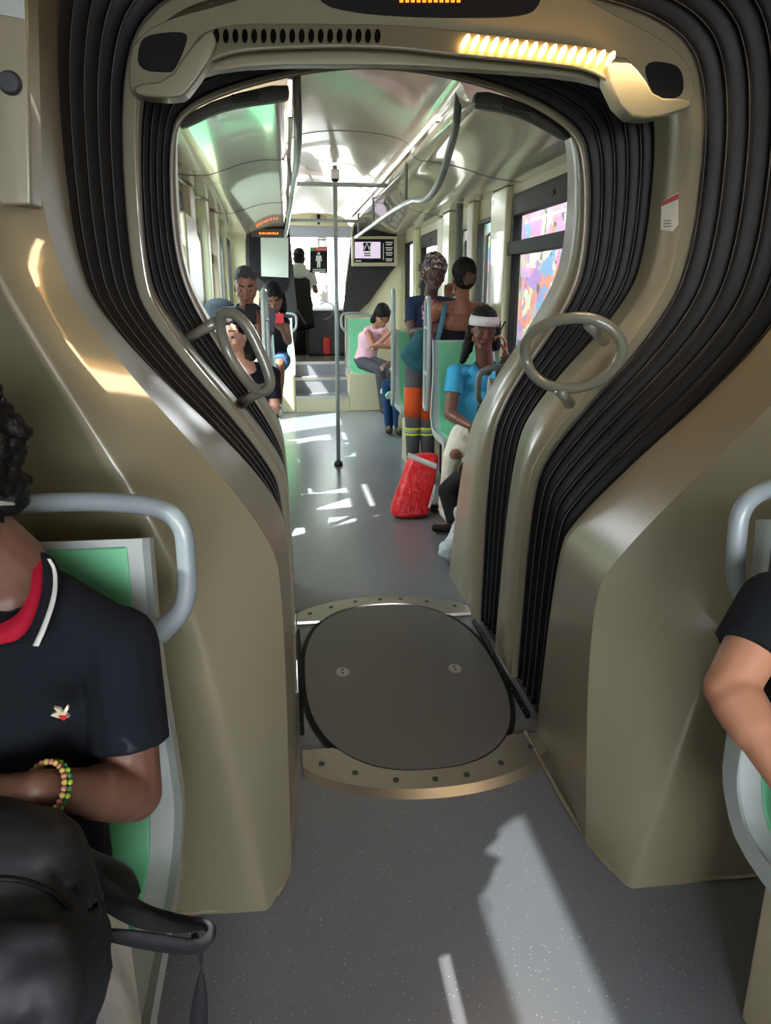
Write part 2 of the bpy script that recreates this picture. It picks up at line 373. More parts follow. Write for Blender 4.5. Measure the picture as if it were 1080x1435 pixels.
# sticker on the right upright
def on_c(x, y, off=.0):
    Y0 = 2.62
    return atX(x, y, 1.376 - off)
sx = 1.379
stk = [atX(x, y, sx) for x, y in ((927, 283), (950, 270), (950, 315), (943, 324), (926, 322))]
MB().prism(stk, (-.002, 0, 0)).build('sticker', M['white_print'], mid)
MB().prism([atX(x, y, sx - .0021) for x, y in ((927, 283), (950, 271), (950, 279), (927, 289))], (-.001, 0, 0)).build('sticker_header', M['red_print'], mid)
for k in range(3):
    MB().prism([atX(x, y + k * 4, sx - .0021) for x, y in ((930, 309), (940, 308), (940, 309.5), (930, 310.5))], (-.001, 0, 0)).build('print_line', M['grey_print'], mid)

# front frame ------------------------------------------------------------------------------------------
fr = thing('gangway_portal', (.42, 3.4, 0), 'glossy beige entrance frame of the front car behind the far bellows', 'frame')
MB().grid([norm_off(rE0, .14), norm_off(rE0, .012), rE0, lerp_rows(rE0, rE1, .5), rE1, norm_off(rE1, .01), norm_off(rE1, .3)]).build('frame_band', M['beige_gloss'], fr, smooth=True, fixn=False)
# dark speaker grilles in the two upper corners
def speaker(pts, holes):
    o = MB().prism(rpoly(pts, 3.22, 1), (0, .05, 0)).build('speaker_panel', M['dark_trim'], fr, bevel=.006)
    h = MB()
    for (cx, cy) in holes:
        ring = [at(cx + 1.5 * math.cos(a), cy + 1.3 * math.sin(a), 3.215) for a in [k * math.pi / 3 for k in range(6)]]
        h.prism(ring, (0, .004, 0))
    tag(h.build('speaker_holes', M['black'], o), kind='stuff')
speaker([(250,166),(310,135),(403,114),(406,135),(398,140),(340,147),(300,157),(262,176),(250,178)], [(326 + c * 4.2 + (r % 2) * 2.1, 133 + r * 3.4 - c * .5) for r in range(4) for c in range(9)])
speaker([(668,124),(730,140),(790,172),(803,190),(795,196),(760,175),(720,157),(672,150),(663,144)], [(705 + c * 4.2 + (r % 2) * 2.1, 144 + r * 3.4 + c * 1.1) for r in range(4) for c in range(9)])

# turntable in the floor ------------------------------------------------------------------------------
tt = thing('turntable', (.415, 2.69, 0), 'oval grey articulation plate with aluminium rims set in the passage floor', 'floor plate')
def arc(cx, cy, R, a0, a1, n, z): return [V((cx + R * math.cos(math.radians(a0 + (a1 - a0) * k / n)), cy + R * math.sin(math.radians(a0 + (a1 - a0) * k / n)), z)) for k in range(n + 1)]
oval = []
for k in range(72):
    a = 2 * math.pi * k / 72; c, s_ = math.cos(a), math.sin(a); e = 2 / 2.5
    oval.append(V((.415 + .395 * math.copysign(abs(c) ** e, c), 2.70 + .66 * math.copysign(abs(s_) ** e, s_), .002)))
MB().prism(oval, (0, 0, .007)).build('plate', M['disc'], tt, bevel=.003)
ov2 = [V(((p.x - .415) * 1.045 + .415, (p.y - 2.70) * 1.03 + 2.70, .001)) for p in oval]
MB().prism(ov2, (0, 0, .004)).build('rubber_ring', M['black'], tt)
def rim(sgn):
    i_ = [p for p in oval if sgn * (p.y - 2.70) > .52]; i_.sort(key=lambda p: p.x)
    xs = [p.x for p in i_]; inner = []; outer = []
    N = 40; X0, X1 = -.0, .835
    for k in range(N + 1):
        x = X0 + (X1 - X0) * k / N; u = (x - .415) / .42
        yi = .66 * max(0, 1 - abs((x - .415) / .395) ** 2.5) ** .4 if abs((x - .415) / .395) < 1 else .0
        yi = max(yi, .50); yo = .50 + (.765 - .50) * math.sqrt(max(0, 1 - (u * .93) ** 2)) + .0
        yo = max(yo, yi + .035)
        inner.append(V((x, 2.70 + sgn * (yi + .012), .012))); outer.append(V((x, 2.70 + sgn * yo, .012)))
    outer2 = [V((p.x, p.y + sgn * .035, .0)) for p in outer] if sgn < 0 else [V((p.x, p.y + .01, 0)) for p in outer]
    inner2 = [V((p.x, p.y - sgn * .004, 0)) for p in inner]
    o = MB().grid([inner2, inner, outer, outer2]).build('rim', M['alu'], tt, smooth=False)
    for k in range(7):
        j = int(3 + k * (N - 6) / 6); c = inner[j].lerp(outer[j], .55)
        MB().prism([c + V((.010 * math.cos(q * math.pi / 5), .011 * math.sin(q * math.pi / 5), 0)) for q in range(10)], (0, 0, .003)).build('screw', M['dark_trim'], o)
rim(-1); rim(1)
for (x, y) in ((.176, 2.709), (.637, 2.679)):
    c = V((x, y, .009)); o = MB().prism([c + V((.026 * math.cos(q * math.pi / 12), .034 * math.sin(q * math.pi / 12), 0)) for q in range(24)], (0, 0, .004)).build('latch_cap', M['screw'], tt)
    for d in (-.013, .013):
        MB().prism([c + V((.006 * math.cos(q * math.pi / 5), d + .004 * math.sin(q * math.pi / 5), .004)) for q in range(10)], (0, 0, .001)).build('latch_hole', M['black'], o)
# black edge strips with pale nicks either side of the plate
for sx_ in (-1, 1):
    xe = .415 + sx_ * .412
    e = MB().tube([V((xe, 2.30, .006)), V((xe, 3.12, .006))], .016, n=8, flat=.5).build('edge_strip', M['black'], tt, smooth=True)
    for k in range(11):
        y = 2.34 + k * .072; MB().box((xe - .008, y, .012), (xe + .008, y + .004, .0165)).build('nick', M['grey_print'], e)

# front car walls -------------------------------------------------------------------------------------
def wall(name, X, holes, y0, y1, z0, z1, th, m):
    """side wall with rectangular openings; returns object"""
    ys = sorted({y0, y1} | {h[0] for h in holes} | {h[1] for h in holes}); zs = sorted({z0, z1} | {h[2] for h in holes} | {h[3] for h in holes})
    mb = MB()
    for a, b in zip(ys, ys[1:]):
        for c, d in zip(zs, zs[1:]):
            cy, cz = (a + b) / 2, (c + d) / 2
            if any(h[0] < cy < h[1] and h[2] < cz < h[3] for h in holes): continue
            mb.box((min(X, X + th), a, c), (max(X, X + th), b, d))
    return st(mb.build(name, m))
RH = [(3.95, 5.35, .92, 2.14), (5.85, 6.3, .15, 2.05), (6.55, 7.05, .15, 2.05), (7.9, 9.0, .95, 2.12), (9.35, 10.2, 1.1, 2.1)]
wall('wall_right', XR, RH, YE - .3, 13.2, 0, 2.5, .06, M['beige_mid'])
LH = [(4.05, 5.5, .95, 2.14), (5.95, 6.38, .2, 2.05), (6.62, 7.35, .95, 2.14), (7.75, 8.75, .2, 2.05), (9.1, 10.1, 1.1, 2.12)]
wall('wall_left', XL, LH, YE - .3, 13.2, 0, 2.5, -.06, M['beige_light'])
RRH = [(-2.2, -1.2, 1.0, 2.0), (.0, .7, 1.2, 2.0)]
wall('wall_back_right', XR, RRH, -2.6, 1.9, 0, 2.75, .06, M['beige'])
RLH = [(-2.2, -1.4, 1.1, 2.0), (-.2, .98, 1.66, 2.1), (.30, .72, 1.50, 1.60)]  # forward opening and thin slot shaped to throw sun patch and streak on the floor
wall('wall_back_left', XL, RLH, -2.6, 1.9, 0, 2.75, -.06, M['beige'])
st(MB().box((-.75, -2.66, 0), (1.7, -2.6, .9)).box((-.75, -2.66, 2.1), (1.7, -2.6, 2.75)).build('wall_rear', M['beige']))
# ceilings
st(MB().box((-.68, -2.6, 2.52), (1.6, 1.62, 2.6)).build('ceiling_rear', M['ceiling']))
def cprof(Y):
    pts = [(XL, ZW), (XL + .06, 2.205), (-.47, 2.20), (-.36, 2.235), (-.25, 2.275), (-.10, 2.305), (.01, 2.30), (.03, 2.32), (.05, 2.43), (.2, 2.47), (.42, 2.485), (.66, 2.47), (.82, 2.43), (.86, 2.34), (.90, 2.315), (1.03, 2.31), (1.2, 2.275), (1.35, 2.23), (1.47, 2.21), (XR, 2.20)]
    return chaikin([V((x, Y, z)) for x, z in pts], 2)
c0 = cprof(YE - .05)
st(MB().grid([cprof(YE - .05 + (YF + .1 - YE) * k / 24) for k in range(25)]).build('ceiling', M['ceiling'], smooth=True, fixn=False))
# roof skin (keeps the sky out)
st(MB().box((-.85, -2.7, 2.78), (1.8, 13.2, 2.84)).build('roof', M['beige_mid']))
M['strip'] = mat('added_fill_strip', (255, 250, 240), .5, emit=(255, 248, 236), estr=1.6)  # glowing strips added as fill to brighten the front car
for i, X in enumerate((.062, .83)):
    t = thing('added_fill_strip', (X, 4.2, 2.38), ('added fill light in the left edge of the ceiling vault', 'added fill light in the right edge of the ceiling vault')[i], 'light')
    MB().box((X - .006, 4.3, 2.36), (X + .006, 9.9, 2.395)).build('fill_glow', M['strip'], t)
    MB().box((X - .012, 4.25, 2.352), (X + .012, 9.95, 2.360)).build('fill_strip_lip', M['ceiling'], t)
# panel joints across the coving
tr = MB()
for Yj in (5.2, 7.6):
    c = cprof(Yj); tr.tube([p + V((0, 0, -.001)) for p in c], .0025, n=5)
st(tr.build('trim_2', M['dark_trim'], fixn=False))

# windows ------------------------------------------------------------------------------------------------
def window(n, X, y0, y1, z0, z1, hopper, out, glass='glass', frame='window_black', label=None):
    t = bpy.data.objects.new('window_%d' % n, None); COL.objects.link(t); t.location = (X, y0, z0); st(t)
    th = .02 * out; f = .022
    xa, xb = sorted((X - .012 * out, X + .05 * out))
    def bar(nm, a, b, c, d, m, inset=0): MB().box((xa - (inset if out > 0 else 0), a, c), (xb + (inset if out < 0 else 0), b, d)).build(nm, M[m], t, bevel=.003)
    bar('window_frame', y0, y0 + f, z0, z1, frame); bar('window_frame', y1 - f, y1, z0, z1, frame)
    bar('window_frame', y0 + f, y1 - f, z0, z0 + f, frame); bar('window_frame', y0 + f, y1 - f, z1 - f, z1, frame)
    zt = z1 - f
    if hopper:
        bar('window_header', y0 + f, y1 - f, z1 - .14, z1 - f, 'window_grey', .012)
        MB().box((X - .03 * out, y0 + .38 * (y1 - y0), z1 - .10), (X - .008 * out, y0 + .38 * (y1 - y0) + .05, z1 - .07)).build('latch', M['black'], t, bevel=.004)
        bar('hopper_rail', y0 - .0, y1 + .03, z1 - .395, z1 - .31, 'window_grey', .02)
        MB().box((X + .02 * out, y0 + f, z1 - .31), (X + .026 * out, y1 - f, z1 - .14)).build('pane', M[glass], t)
        zt = z1 - .395
    MB().box((X + .02 * out, y0 + f, z0 + f), (X + .026 * out, y1 - f, zt)).build('pane', M[glass], t)
window(1, XR, *RH[0], True, 1); window(2, XR, *RH[3], True, 1)
window(3, XL, *LH[0], True, -1); window(4, XL, *LH[2], True, -1)
window(9, XR, *RH[4], False, 1); window(10, XL, *LH[4], False, -1)  # extra pair near the cab, added to let more daylight into the front car
window(5, XR, *RRH[0], False, 1, 'glass_tint'); window(6, XR, *RRH[1], False, 1, 'glass_tint')
window(7, XL, *RLH[0], False, -1, 'glass_tint'); window(8, XL, *RLH[1], False, -1, 'glass_tint')
for i, (X, h, o_) in enumerate(((XR, RH[1], 1), (XR, RH[2], 1), (XL, LH[1], -1), (XL, LH[3], -1))):
    d = bpy.data.objects.new('door_%d' % (i + 1), None); COL.objects.link(d); d.location = (X, h[0], .05); st(d)
    y0, y1, z0, z1 = h; xa, xb = sorted((X - .02 * o_, X + .03 * o_))
    for a, b, c, e in ((y0, y0 + .03, z0, z1), (y1 - .03, y1, z0, z1), (y0 + .03, y1 - .03, z0, z0 + .03), (y0 + .03, y1 - .03, z1 - .03, z1)):
        MB().box((xa, a, c), (xb, b, e)).build('door_frame', M['dark_trim'], d)
    MB().box((X + .002, y0 + .03, z0 + .03), (X + .008, y1 - .03, z1 - .03)).build('pane', M['glass_green'], d)
    hx = X - .06 * o_
    MB().tube([(X - .02 * o_, y0 + .0, 1.05), (hx, y0, 1.08), (hx, y0, 1.9), (X - .02 * o_, y0, 1.93)], .014, n=8).build('door_handle', M['rail'], d, smooth=True)
# pillars along the walls
for i, (X, y0, y1, d) in enumerate(((XR, 5.4, 5.8, .05), (XR, 6.32, 6.52, .06), (XR, 7.1, 7.4, .09), (XR, 7.6, 7.85, .05), (XR, 9.1, 9.3, .06), (XL, 5.6, 5.9, -.06), (XL, 6.42, 6.6, -.09), (XL, 7.4, 7.7, -.07), (XL, 8.8, 9.0, -.05))):
    xa, xb = sorted((X, X - d)); st(MB().box((xa, y0, .0), (xb, y1, 2.2)).build('trim_%d' % (i + 3), M['beige_mid'] if i % 2 else M['beige_light'], bevel=.012))
xcol = MB().tube([(1.47, 6.5, 0), (1.47, 6.5, 2.2)], .03, n=12); tag(xcol.build('door_post', M['rail_dark'], smooth=True), 'dark green-grey upright post beside the right doorway', 'post')
# left wall equipment box, red hammer and its bracket
eb = thing('equipment_box', (-.6, 5.9, 1.2), 'pale green wall cabinet on the left wall before the doorway', 'cabinet')
MB().prism([V((XL, y, z)) for y, z in ((5.05, 1.25), (5.85, 1.2), (5.85, 1.85), (5.4, 1.98), (5.05, 1.98))], (.085, 0, 0)).build('box_body', M['beige_light'], eb, bevel=.02)
hm = thing('emergency_hammer', tuple(at(275, 368, 6.0)), 'small red emergency hammer mounted on the left wall', 'hammer')
c = at(275, 366, 6.0); MB().seg(c + V((0, 0, -.03)), c + V((0, 0, .035)), .016, .02).build('hammer_head', M['red_print'], hm, smooth=True)
MB().box(tuple(c + V((-.05, .0, -.01))), tuple(c + V((-.01, .02, .01)))).build('bracket', M['black'], hm)

# cab: steps, podiums, partition ------------------------------------------------------------------------
def podium(name, x0, x1, y0, y1, z1, m='beige_mid', nosing=True):
    o = MB().box((x0, y0, 0), (x1, y1, z1)).build(name, M[m], bevel=.012)
    return o
tag(podium('seat_podium', -.68, .09, 9.62, YF, .48), 'beige seat plinth left of the cab steps', 'plinth', kind='structure')
tag(podium('seat_podium', .78, 1.6, 9.62, YF, .48), 'beige seat plinth right of the cab steps', 'plinth', kind='structure')
tag(podium('seat_podium', -.68, -.10, 4.9, 7.6, .26), 'low beige podium under the left seats', 'plinth', kind='structure')
sp = thing('cab_steps', (.43, 9.7, 0), 'grey vinyl steps climbing to the driver cab', 'steps')
for i, (ya, yb, zt) in enumerate(((9.62, 9.95, .2), (9.95, 10.25, .4), (10.25, 12.6, .58))):
    MB().box((.09 if i < 2 else -.55, ya if i < 2 else 10.46, 0) if i < 2 else (.09, ya, 0), (.78, min(yb, 12.45), zt)).build('step', M['floor'] if i else M['beige_mid'], sp)
    if i == 0: MB().box((.09, ya + .01, zt), (.78, yb, zt + .004)).build('tread', M['floor'], sp)
    MB().box((.09, ya - .006, zt - .03), (.78, ya + .02, zt + .006)).build('nosing', M['alu'], sp)
st(MB().box((-.6, 10.5, .5), (1.55, 12.45, .575)).build('floor_cab', M['floor']))
# left display cabinet and right dark partition
pl = thing('display_cabinet', (-.2, YF, .5), 'dark display cabinet left of the cab opening with white poster and amber line display', 'cabinet')
MB().prism(rpoly([(344,322),(352,315),(398,303),(404,306),(413,400),(417,440),(414,492),(395,492),(392,440),(384,436),(350,392),(344,380)], 10.25, 1), (0, .12, 0)).build('cabinet_body', M['partition'], pl, bevel=.01)
MB().prism(rpoly([(349,324),(356,319),(397,308),(402,312),(408,408),(385,408),(380,402),(354,385),(349,376)], 10.24, 1), (0, .01, 0)).build('glass_front', M['screen_dark'], pl)
MB().prism(fpoly([(365,333),(404,333),(404,389),(366,387)], 10.22), (0, .012, 0)).build('poster', M['board_white'], pl)
MB().prism(fpoly([(352,321),(402,321),(402,332),(352,332)], 10.22), (0, .01, 0)).build('led_housing', M['dark_trim'], pl)
for i in range(10):
    x = 363 + i * 2.8; h_ = (1.5, 1, 1.6, .8, 1.3)[i % 5]; MB().prism(fpoly([(x, 327 - h_), (x + 1.5, 327 - h_), (x + 1.5, 328.2), (x, 328.2)], 10.215), (0, .004, 0)).build('led_mark', M['orange_led'], pl)
# rest of the left partition
st(MB().prism([V((XL, 10.3, 0)), V((-.05, 10.3, 0)), V((.1, 10.3, .5)), V((.1, 10.3, 1.0)), V((-.05, 10.3, 1.2)), V((-.3, 10.3, 1.55)), V((-.45, 10.3, 1.8)), V((-.46, 10.3, 2.45)), V((XL, 10.3, 2.45))], (0, .08, 0)).build('wall_cab_left', M['beige_light']))
st(MB().prism([V((.78, 10.36, 0)), V((1.6, 10.36, 0)), V((1.6, 10.36, 2.45)), V((.93, 10.36, 2.45)), V((.8, 10.36, 1.6))], (0, .05, 0)).build('wall_cab_right', M['beige_light']))
pr = thing('cab_partition', (1.1, 10.3, .5), 'dark grey angled partition right of the cab opening', 'partition')
MB().prism(rpoly([(495,318),(497,309),(520,314),(552,322),(556,330),(556,372),(545,384),(508,437),(482,441),(480,436)], 10.3, 1), (0, .05, 0)).build('partition_board', M['partition'], pr, bevel=.008)
tv = thing('passenger_screen', tuple(at(525, 352, 10.2)), 'beige framed passenger information screen on the right partition', 'screen')
MB().prism(fpoly([(493,331),(557,331),(557,373),(493,373)], 10.17), (0, .09, 0)).build('screen_case', M['beige_mid'], tv, bevel=.008)
MB().prism(fpoly([(496,335),(552,335),(552,368),(496,368)], 10.165), (0, .01, 0)).build('display', M['screen_dark'], tv)
MB().prism(fpoly([(497,339),(533,339),(533,362),(497,362)], 10.162), (0, .006, 0)).build('picture', M['screen_lav'], tv)
MB().prism(fpoly([(509,340),(519,340),(519,352),(509,352)], 10.160), (0, .004, 0)).build('emblem', M['black'], tv)
def text(s, name, p, size, m, parent, rx=90, rz=0, ext=.001, align='CENTER'):
    cu = bpy.data.curves.new(name, 'FONT'); cu.body = s; cu.size = size; cu.align_x = align; cu.align_y = 'CENTER'; cu.extrude = ext
    o = bpy.data.objects.new(name, cu); COL.objects.link(o)
    o.rotation_euler = (math.radians(rx), 0, math.radians(rz)); o.location = V(p)
    bpy.context.view_layer.update(); me = bpy.data.meshes.new_from_object(o.evaluated_get(bpy.context.evaluated_depsgraph_get()))
    me.transform(Matrix.Translation(V(p)) @ o.rotation_euler.to_matrix().to_4x4()); bpy.data.objects.remove(o)
    me.materials.clear(); q = V((0, 0, 0)); a = parent
    while a is not None: q += V(a.location); a = a.parent
    me.transform(Matrix.Translation(-q)); return link(name, me, m, parent)
text('W', 'lettering', at(514, 346, 10.157), .13, M['white_print'], tv, ext=.0005)
for k in range(2):
    MB().prism(fpoly([(510, 354 + k * 3.2), (519, 354 + k * 3.2), (519, 356 + k * 3.2), (510, 356 + k * 3.2)], 10.160), (0, .003, 0)).build('print_line', M['grey_print'], tv)
for k, (a, b, y) in enumerate(((540,550,339),(541,549,342),(540,550,346.5),(541,549,349.5),(540,550,353.5),(541,549,356.5),(540,550,362),(541,549,364.5),(498,506,364.8))):
    MB().prism(fpoly([(a, y), (b, y), (b, y + 1.6), (a, y + 1.6)], 10.162), (0, .003, 0)).build('print_line', M['white_print'], tv)
MB().prism(fpoly([(536.6, 341), (537.6, 341), (537.6, 364), (536.6, 364)], 10.162), (0, .003, 0)).build('print_line', M['white_print'], tv)
# sign on the cab glass
sg = thing('cab_sign', tuple(at(446, 364, 10.33)), 'black notice with white standing figure on the cab opening', 'sign')
MB().prism(fpoly([(434,346),(459,346),(459,382),(434,382)], 10.33), (0, .008, 0)).build('sign_board', M['black'], sg)
MB().prism(fpoly([(440,346),(459,346),(459,352),(440,352)], 10.327), (0, .004, 0)).build('sign_header', M['red_print'], sg)
MB().prism(fpoly([(434,346),(440,346),(440,352),(434,352)], 10.327), (0, .004, 0)).build('sign_badge', M['green_print'], sg)
text('Attention', 'lettering', at(450, 349, 10.324), .04, M['white_print'], sg, ext=.0004)
f_ = MB(); Yg = 10.324
f_.prism([at(446.5 + 1.9 * math.cos(a), 355.2 + 1.9 * math.sin(a), Yg) for a in [k * math.pi / 5 for k in range(10)]], (0, .003, 0))
f_.prism(fpoly([(443,358),(450,358),(451,366),(449.6,366),(448.8,361),(448.8,375),(447,375),(446.5,367),(446,375),(444.2,375),(444.2,361),(443.4,366),(442,366)], Yg), (0, .003, 0)); f_.build('figure', M['white_print'], sg)
for y in (377, 379.6): MB().prism(fpoly([(438, y), (456, y), (456, y + 1.1), (438, y + 1.1)], Yg), (0, .002, 0)).build('print_line', M['white_print'], sg)
MB().box(tuple(at(445.5, 333, 10.33)), tuple(at(447.5, 346, 10.33) + V((0, .01, 0)))).build('hanger', M['dark_trim'], sg)
MB().tube([at(396, 336, 10.33), at(502, 336, 10.33)], .006, n=6).build('hanger_rail', M['dark_trim'], sg)

# header above windscreen, screen glass, dash, driver seat
cab = thing('windscreen', (.43, 12.6, .6), 'bright windscreen seen through the cab opening', 'windscreen')
tag(cab, kind='structure')
MB().box((-.6, 12.55, 1.25), (1.55, 12.56, 2.36)).build('pane', M['glass'], cab)
st(MB().box((-.7, 12.5, 0), (1.65, 12.6, 1.25)).build('wall_front', M['cab_dark']))
hd = thing('cab_header', (.43, 12.3, 2.36), 'cream header over the windscreen with oval camera mount', 'header')
MB().box((-.6, 12.2, 2.46), (1.55, 12.5, 2.78)).build('header_board', M['beige_light'], hd, bevel=.02)
MB().ball((.55, 12.2, 2.58), (.13, .04, .05)).build('camera_mount', M['beige_mid'], hd, smooth=True)
MB().seg((.55, 12.14, 2.5), (.55, 12.14, 2.6), .02, .03).build('camera', M['black'], hd, smooth=True)
MB().box((-.3, 12.24, 2.30), (1.3, 12.27, 2.47)).build('sun_blind', mat('sun_blind', (150, 158, 170), .7), hd)
ds = thing('dashboard', (.6, 12, .6), 'dark dashboard console under the windscreen', 'dashboard')
MB().prism([V((.30, y, z)) for y, z in ((11.3, .58), (11.3, 1.22), (11.5, 1.3), (12.45, 1.34), (12.45, .58))], (1.1, 0, 0)).build('console', M['cab_dark'], ds, bevel=.03)
MB().tube(chaikin([(.5, 11.3, 1.32), (.6, 11.25, 1.36), (.72, 11.28, 1.3), (.68, 11.28, 1.15), (.55, 11.28, 1.1)], 2), .008, n=6).build('cable', M['rail'], ds, smooth=True)
MB().box((.52, 11.22, .6), (.64, 11.3, .85)).build('fire_extinguisher', M['red_print'], ds, bevel=.02)
dk = thing('driver_seat', (.2, 11.0, .58), 'black driver seat with grey headrest seen from behind', 'seat')
MB().seg((.2, 11.05, 1.05), (.2, 11.15, 1.65), (.2, .06), (.16, .05), side=(1, 0, 0)).build('backrest', M['black'], dk, smooth=True)
MB().seg((.2, 10.96, 1.72), (.2, 10.98, 1.84), (.12, .045), (.11, .04), side=(1, 0, 0)).build('headrest', M['shell'], dk, smooth=True)
MB().seg((.2, 11.1, 1.02), (.2, 11.5, 1.02), (.22, .06), (.2, .05), side=(1, 0, 0)).build('cushion', M['black'], dk, smooth=True)
MB().seg((.2, 11.25, .6), (.2, 11.25, .95), .09, .09, flat0=True).build('pedestal', M['black'], dk, smooth=True)

# ------------------------------------------------------------------ rails and poles
pole = thing('grab_pole', (.42, 6.5, 0), 'pale grey vertical pole standing in the middle of the aisle', 'pole')
pt = at(472, 236, 6.5); pt = V((.435, 6.5, 2.47))
MB().tube([(.42, 6.5, .0), (.428, 6.5, 1.2), tuple(pt)], .0175, n=16).build('pole_tube', M['rail'], pole, smooth=True)
MB().tube([(.42, 6.5, 0), (.42, 6.5, .03), (.42, 6.5, .045)], [.04, .036, .02], n=16).build('floor_flange', M['dark_trim'], pole, smooth=True)
MB().tube([(.436, 6.5, 2.37), (.436, 6.5, 2.44)], .034, n=16).build('camera_dome', M['white_print'], pole, smooth=True)
MB().ball((.436, 6.5, 2.375), .032).build('camera_lens', M['black'], pole, smooth=True)
def rail(name, pts, r, label, m='rail_dark', it=2, parts=()):
    t = thing(name, tuple(pts[0]), label, 'grab rail')
    MB().tube(chaikin(pts, it), r, n=12).build('rail_tube', M[m], t, smooth=True); return t
rl = rail('ceiling_rail', [V((.09, 3.82, 2.44)), V((.09, 3.84, 2.22)), V((.09, 4.3, 2.17)), V((.08, 5.5, 2.16)), V((.03, 10.1, 2.16))], .02, 'left ceiling grab rail running from the frame to the cab')
for y in (5.5, 7.5, 9.5): MB().tube([(.075, y, 2.16), (.05, y, 2.43)], .012, n=8).build('bracket', M['rail_dark'], rl, smooth=True)
rr = rail('ceiling_rail', [V((.85, 3.84, 2.42)), V((.85, 3.88, 2.26)), V((.86, 4.05, 2.2)), V((.86, 4.3, 2.06)), V((.86, 4.75, 2.02)), V((.86, 5.3, 2.1)), V((.86, 9.3, 2.12))], .02, 'right ceiling grab rail dipping near the frame')
for y in (5.5, 7.5, 9.0): MB().tube([(.86, y, 2.11), (.86, y, 2.36)], .012, n=8).build('bracket', M['rail_dark'], rr, smooth=True)
for nm, Y, z, x0, x1, lb in (('cross_rail', 6.5, 2.33, .08, .86, 'cross rail meeting the aisle pole near the ceiling'), ('cross_rail', 8.2, 2.2, .06, .86, 'cross rail behind the aisle pole, nearer the cab')):
    t = thing(nm, (x0, Y, z), lb, 'grab rail'); MB().tube([(x0, Y, z), (x1, Y, z)], .017, n=12).build('rail_tube', M['rail'], t, smooth=True)
lp = thing('strap_loop', (.86, 8.2, 2.2), 'pale grey hanging loop under the far cross rail', 'strap')
MB().tube(chaikin([at(500,296,8.1), at(512,293,8.1), at(515,300,8.1), at(514,326,8.1), at(503,334,8.1), at(499,328,8.1)], 2, True), .016, n=8, closed=True).build('loop', M['rail'], lp, smooth=True)
lp.location = at(505, 296, 8.1); lp.location = (0, 0, 0)

# oval hoops on the arch ---------------------------------------------------------------------------------
def hoop(label, pts, r, arms, m):
    t = thing('grab_hoop', tuple(pts[0]), label, 'grab hoop')
    MB().tube(chaikin(pts, 3, True), r, n=14, closed=True, flat=1.0).build('hoop_ring', M[m], t, smooth=True)
    for a, b in arms: MB().tube([a, a.lerp(b, .5), b], [r * 1.1, r, r * 1.15], n=12).build('hoop_arm', M[m], t, smooth=True)
    return t
hoop('grey-green oval hoop on the left side of the passage', [at(306,442,2.72), at(322,436,2.68), at(345,452,2.66), at(372,510,2.66), at(381,541,2.66), at(365,552,2.70), at(340,530,2.74), at(314,485,2.76)], .019,
     [(at(266,472,2.80), at(302,452,2.74)), (at(336,566,2.84), at(370,545,2.70))], 'hoop')
hoop('olive oval hoop on the right side of the passage', [at(734,500,2.66), at(736,470,2.6), at(775,448,2.5), at(830,443,2.42), at(868,468,2.40), at(874,500,2.42), at(845,535,2.46), at(790,548,2.54), at(750,533,2.62)], .019,
     [(at(846,478,2.66), at(826,455,2.44)), (at(798,566,2.60), at(785,548,2.53))], 'hoop')

# ------------------------------------------------------------------ seats
def seat(x, y, zc, face, label, w=.45, loops=(), handle=True, base=True, mirror=1, hb=.66, lean=.10, handm='seat_grip'):
    """face = rotation about Z: 0 looks to -Y (towards the near car). zc = cushion height"""
    t = thing('bus_seat', (x, y, 0), label, 'seat'); R = Matrix.Rotation(face, 3, 'Z'); O = V((x, y, 0))
    T = lambda a, b, c: O + R @ V((a * mirror, b, c))
    prof_ = chaikin([V((0, lean, zc + hb)), V((0, lean * .9, zc + hb - .02)), V((0, .03, zc + .22)), V((0, .01, zc + .08)), V((0, -.05, zc + .01)), V((0, -.38, zc + .02)), V((0, -.425, zc - .01)), V((0, -.43, zc - .05))], 2)
    def sheet(w0, off, th, name, m, flare=0, a=0, b=None):
        rows = []; P = prof_[a:b]
        for i, p in enumerate(P):
            q0, q1 = P[max(i - 1, 0)], P[min(i + 1, len(P) - 1)]; tt_ = (q1 - q0).normalized(); nn = V((0, tt_.z, -tt_.y))  # towards the sitter
            u = max(0, 1 - abs(p.z - zc - .12) / .3); hw = w0 / 2 + flare * u
            f = p + nn * off; k = p + nn * (off - th); ring = []
            for s_ in (-1, -.93, .93, 1):
                lift = .018 if abs(s_) == 1 and flare else 0
                ring.append(T(s_ * hw, (f + nn * lift).y, (f + nn * lift).z))
            for s_ in (1, .9, -.9, -1): ring.append(T(s_ * hw * .99, k.y, k.z))
            rows.append(ring)
        return MB().grid(rows, closed_v=True, caps=True).build(name, M[m], t, smooth=False, bevel=.006)
    sheet(w, 0, .035, 'seat_shell', 'shell', flare=.022)
    sheet(w - .08, .006, .01, 'seat_insert', 'seat_green', a=4, b=-2)
    if base: MB().box((-.17, -.3, .0), (.17, -.02, zc - .03), Matrix.Translation(O) @ R.to_4x4()).build('pedestal', M['beige_mid'], t, bevel=.01)
    if handle:
        hw = w / 2
        pts = [T(-hw * .9, lean + .0, zc + hb - .01), T(-hw * .55, lean + .03, zc + hb + .04), T(0, lean + .03, zc + hb + .062), T(hw * .75, lean + .02, zc + hb + .064), T(hw + .055, lean, zc + hb + .045), T(hw + .058, lean - .01, zc + hb - .06), T(hw + .05, lean - .02, zc + hb - .13), T(hw - .0, lean - .02, zc + hb - .17)]
        q = chaikin(pts, 3); n = len(q)
        MB().tube(q, [.011 + .006 * min(1, i / (n * .35)) + (.008 * max(0, (i - n * .82) / (n * .18))) for i in range(n)], n=12).build('grab_handle', M[handm], t, smooth=True)
    return t
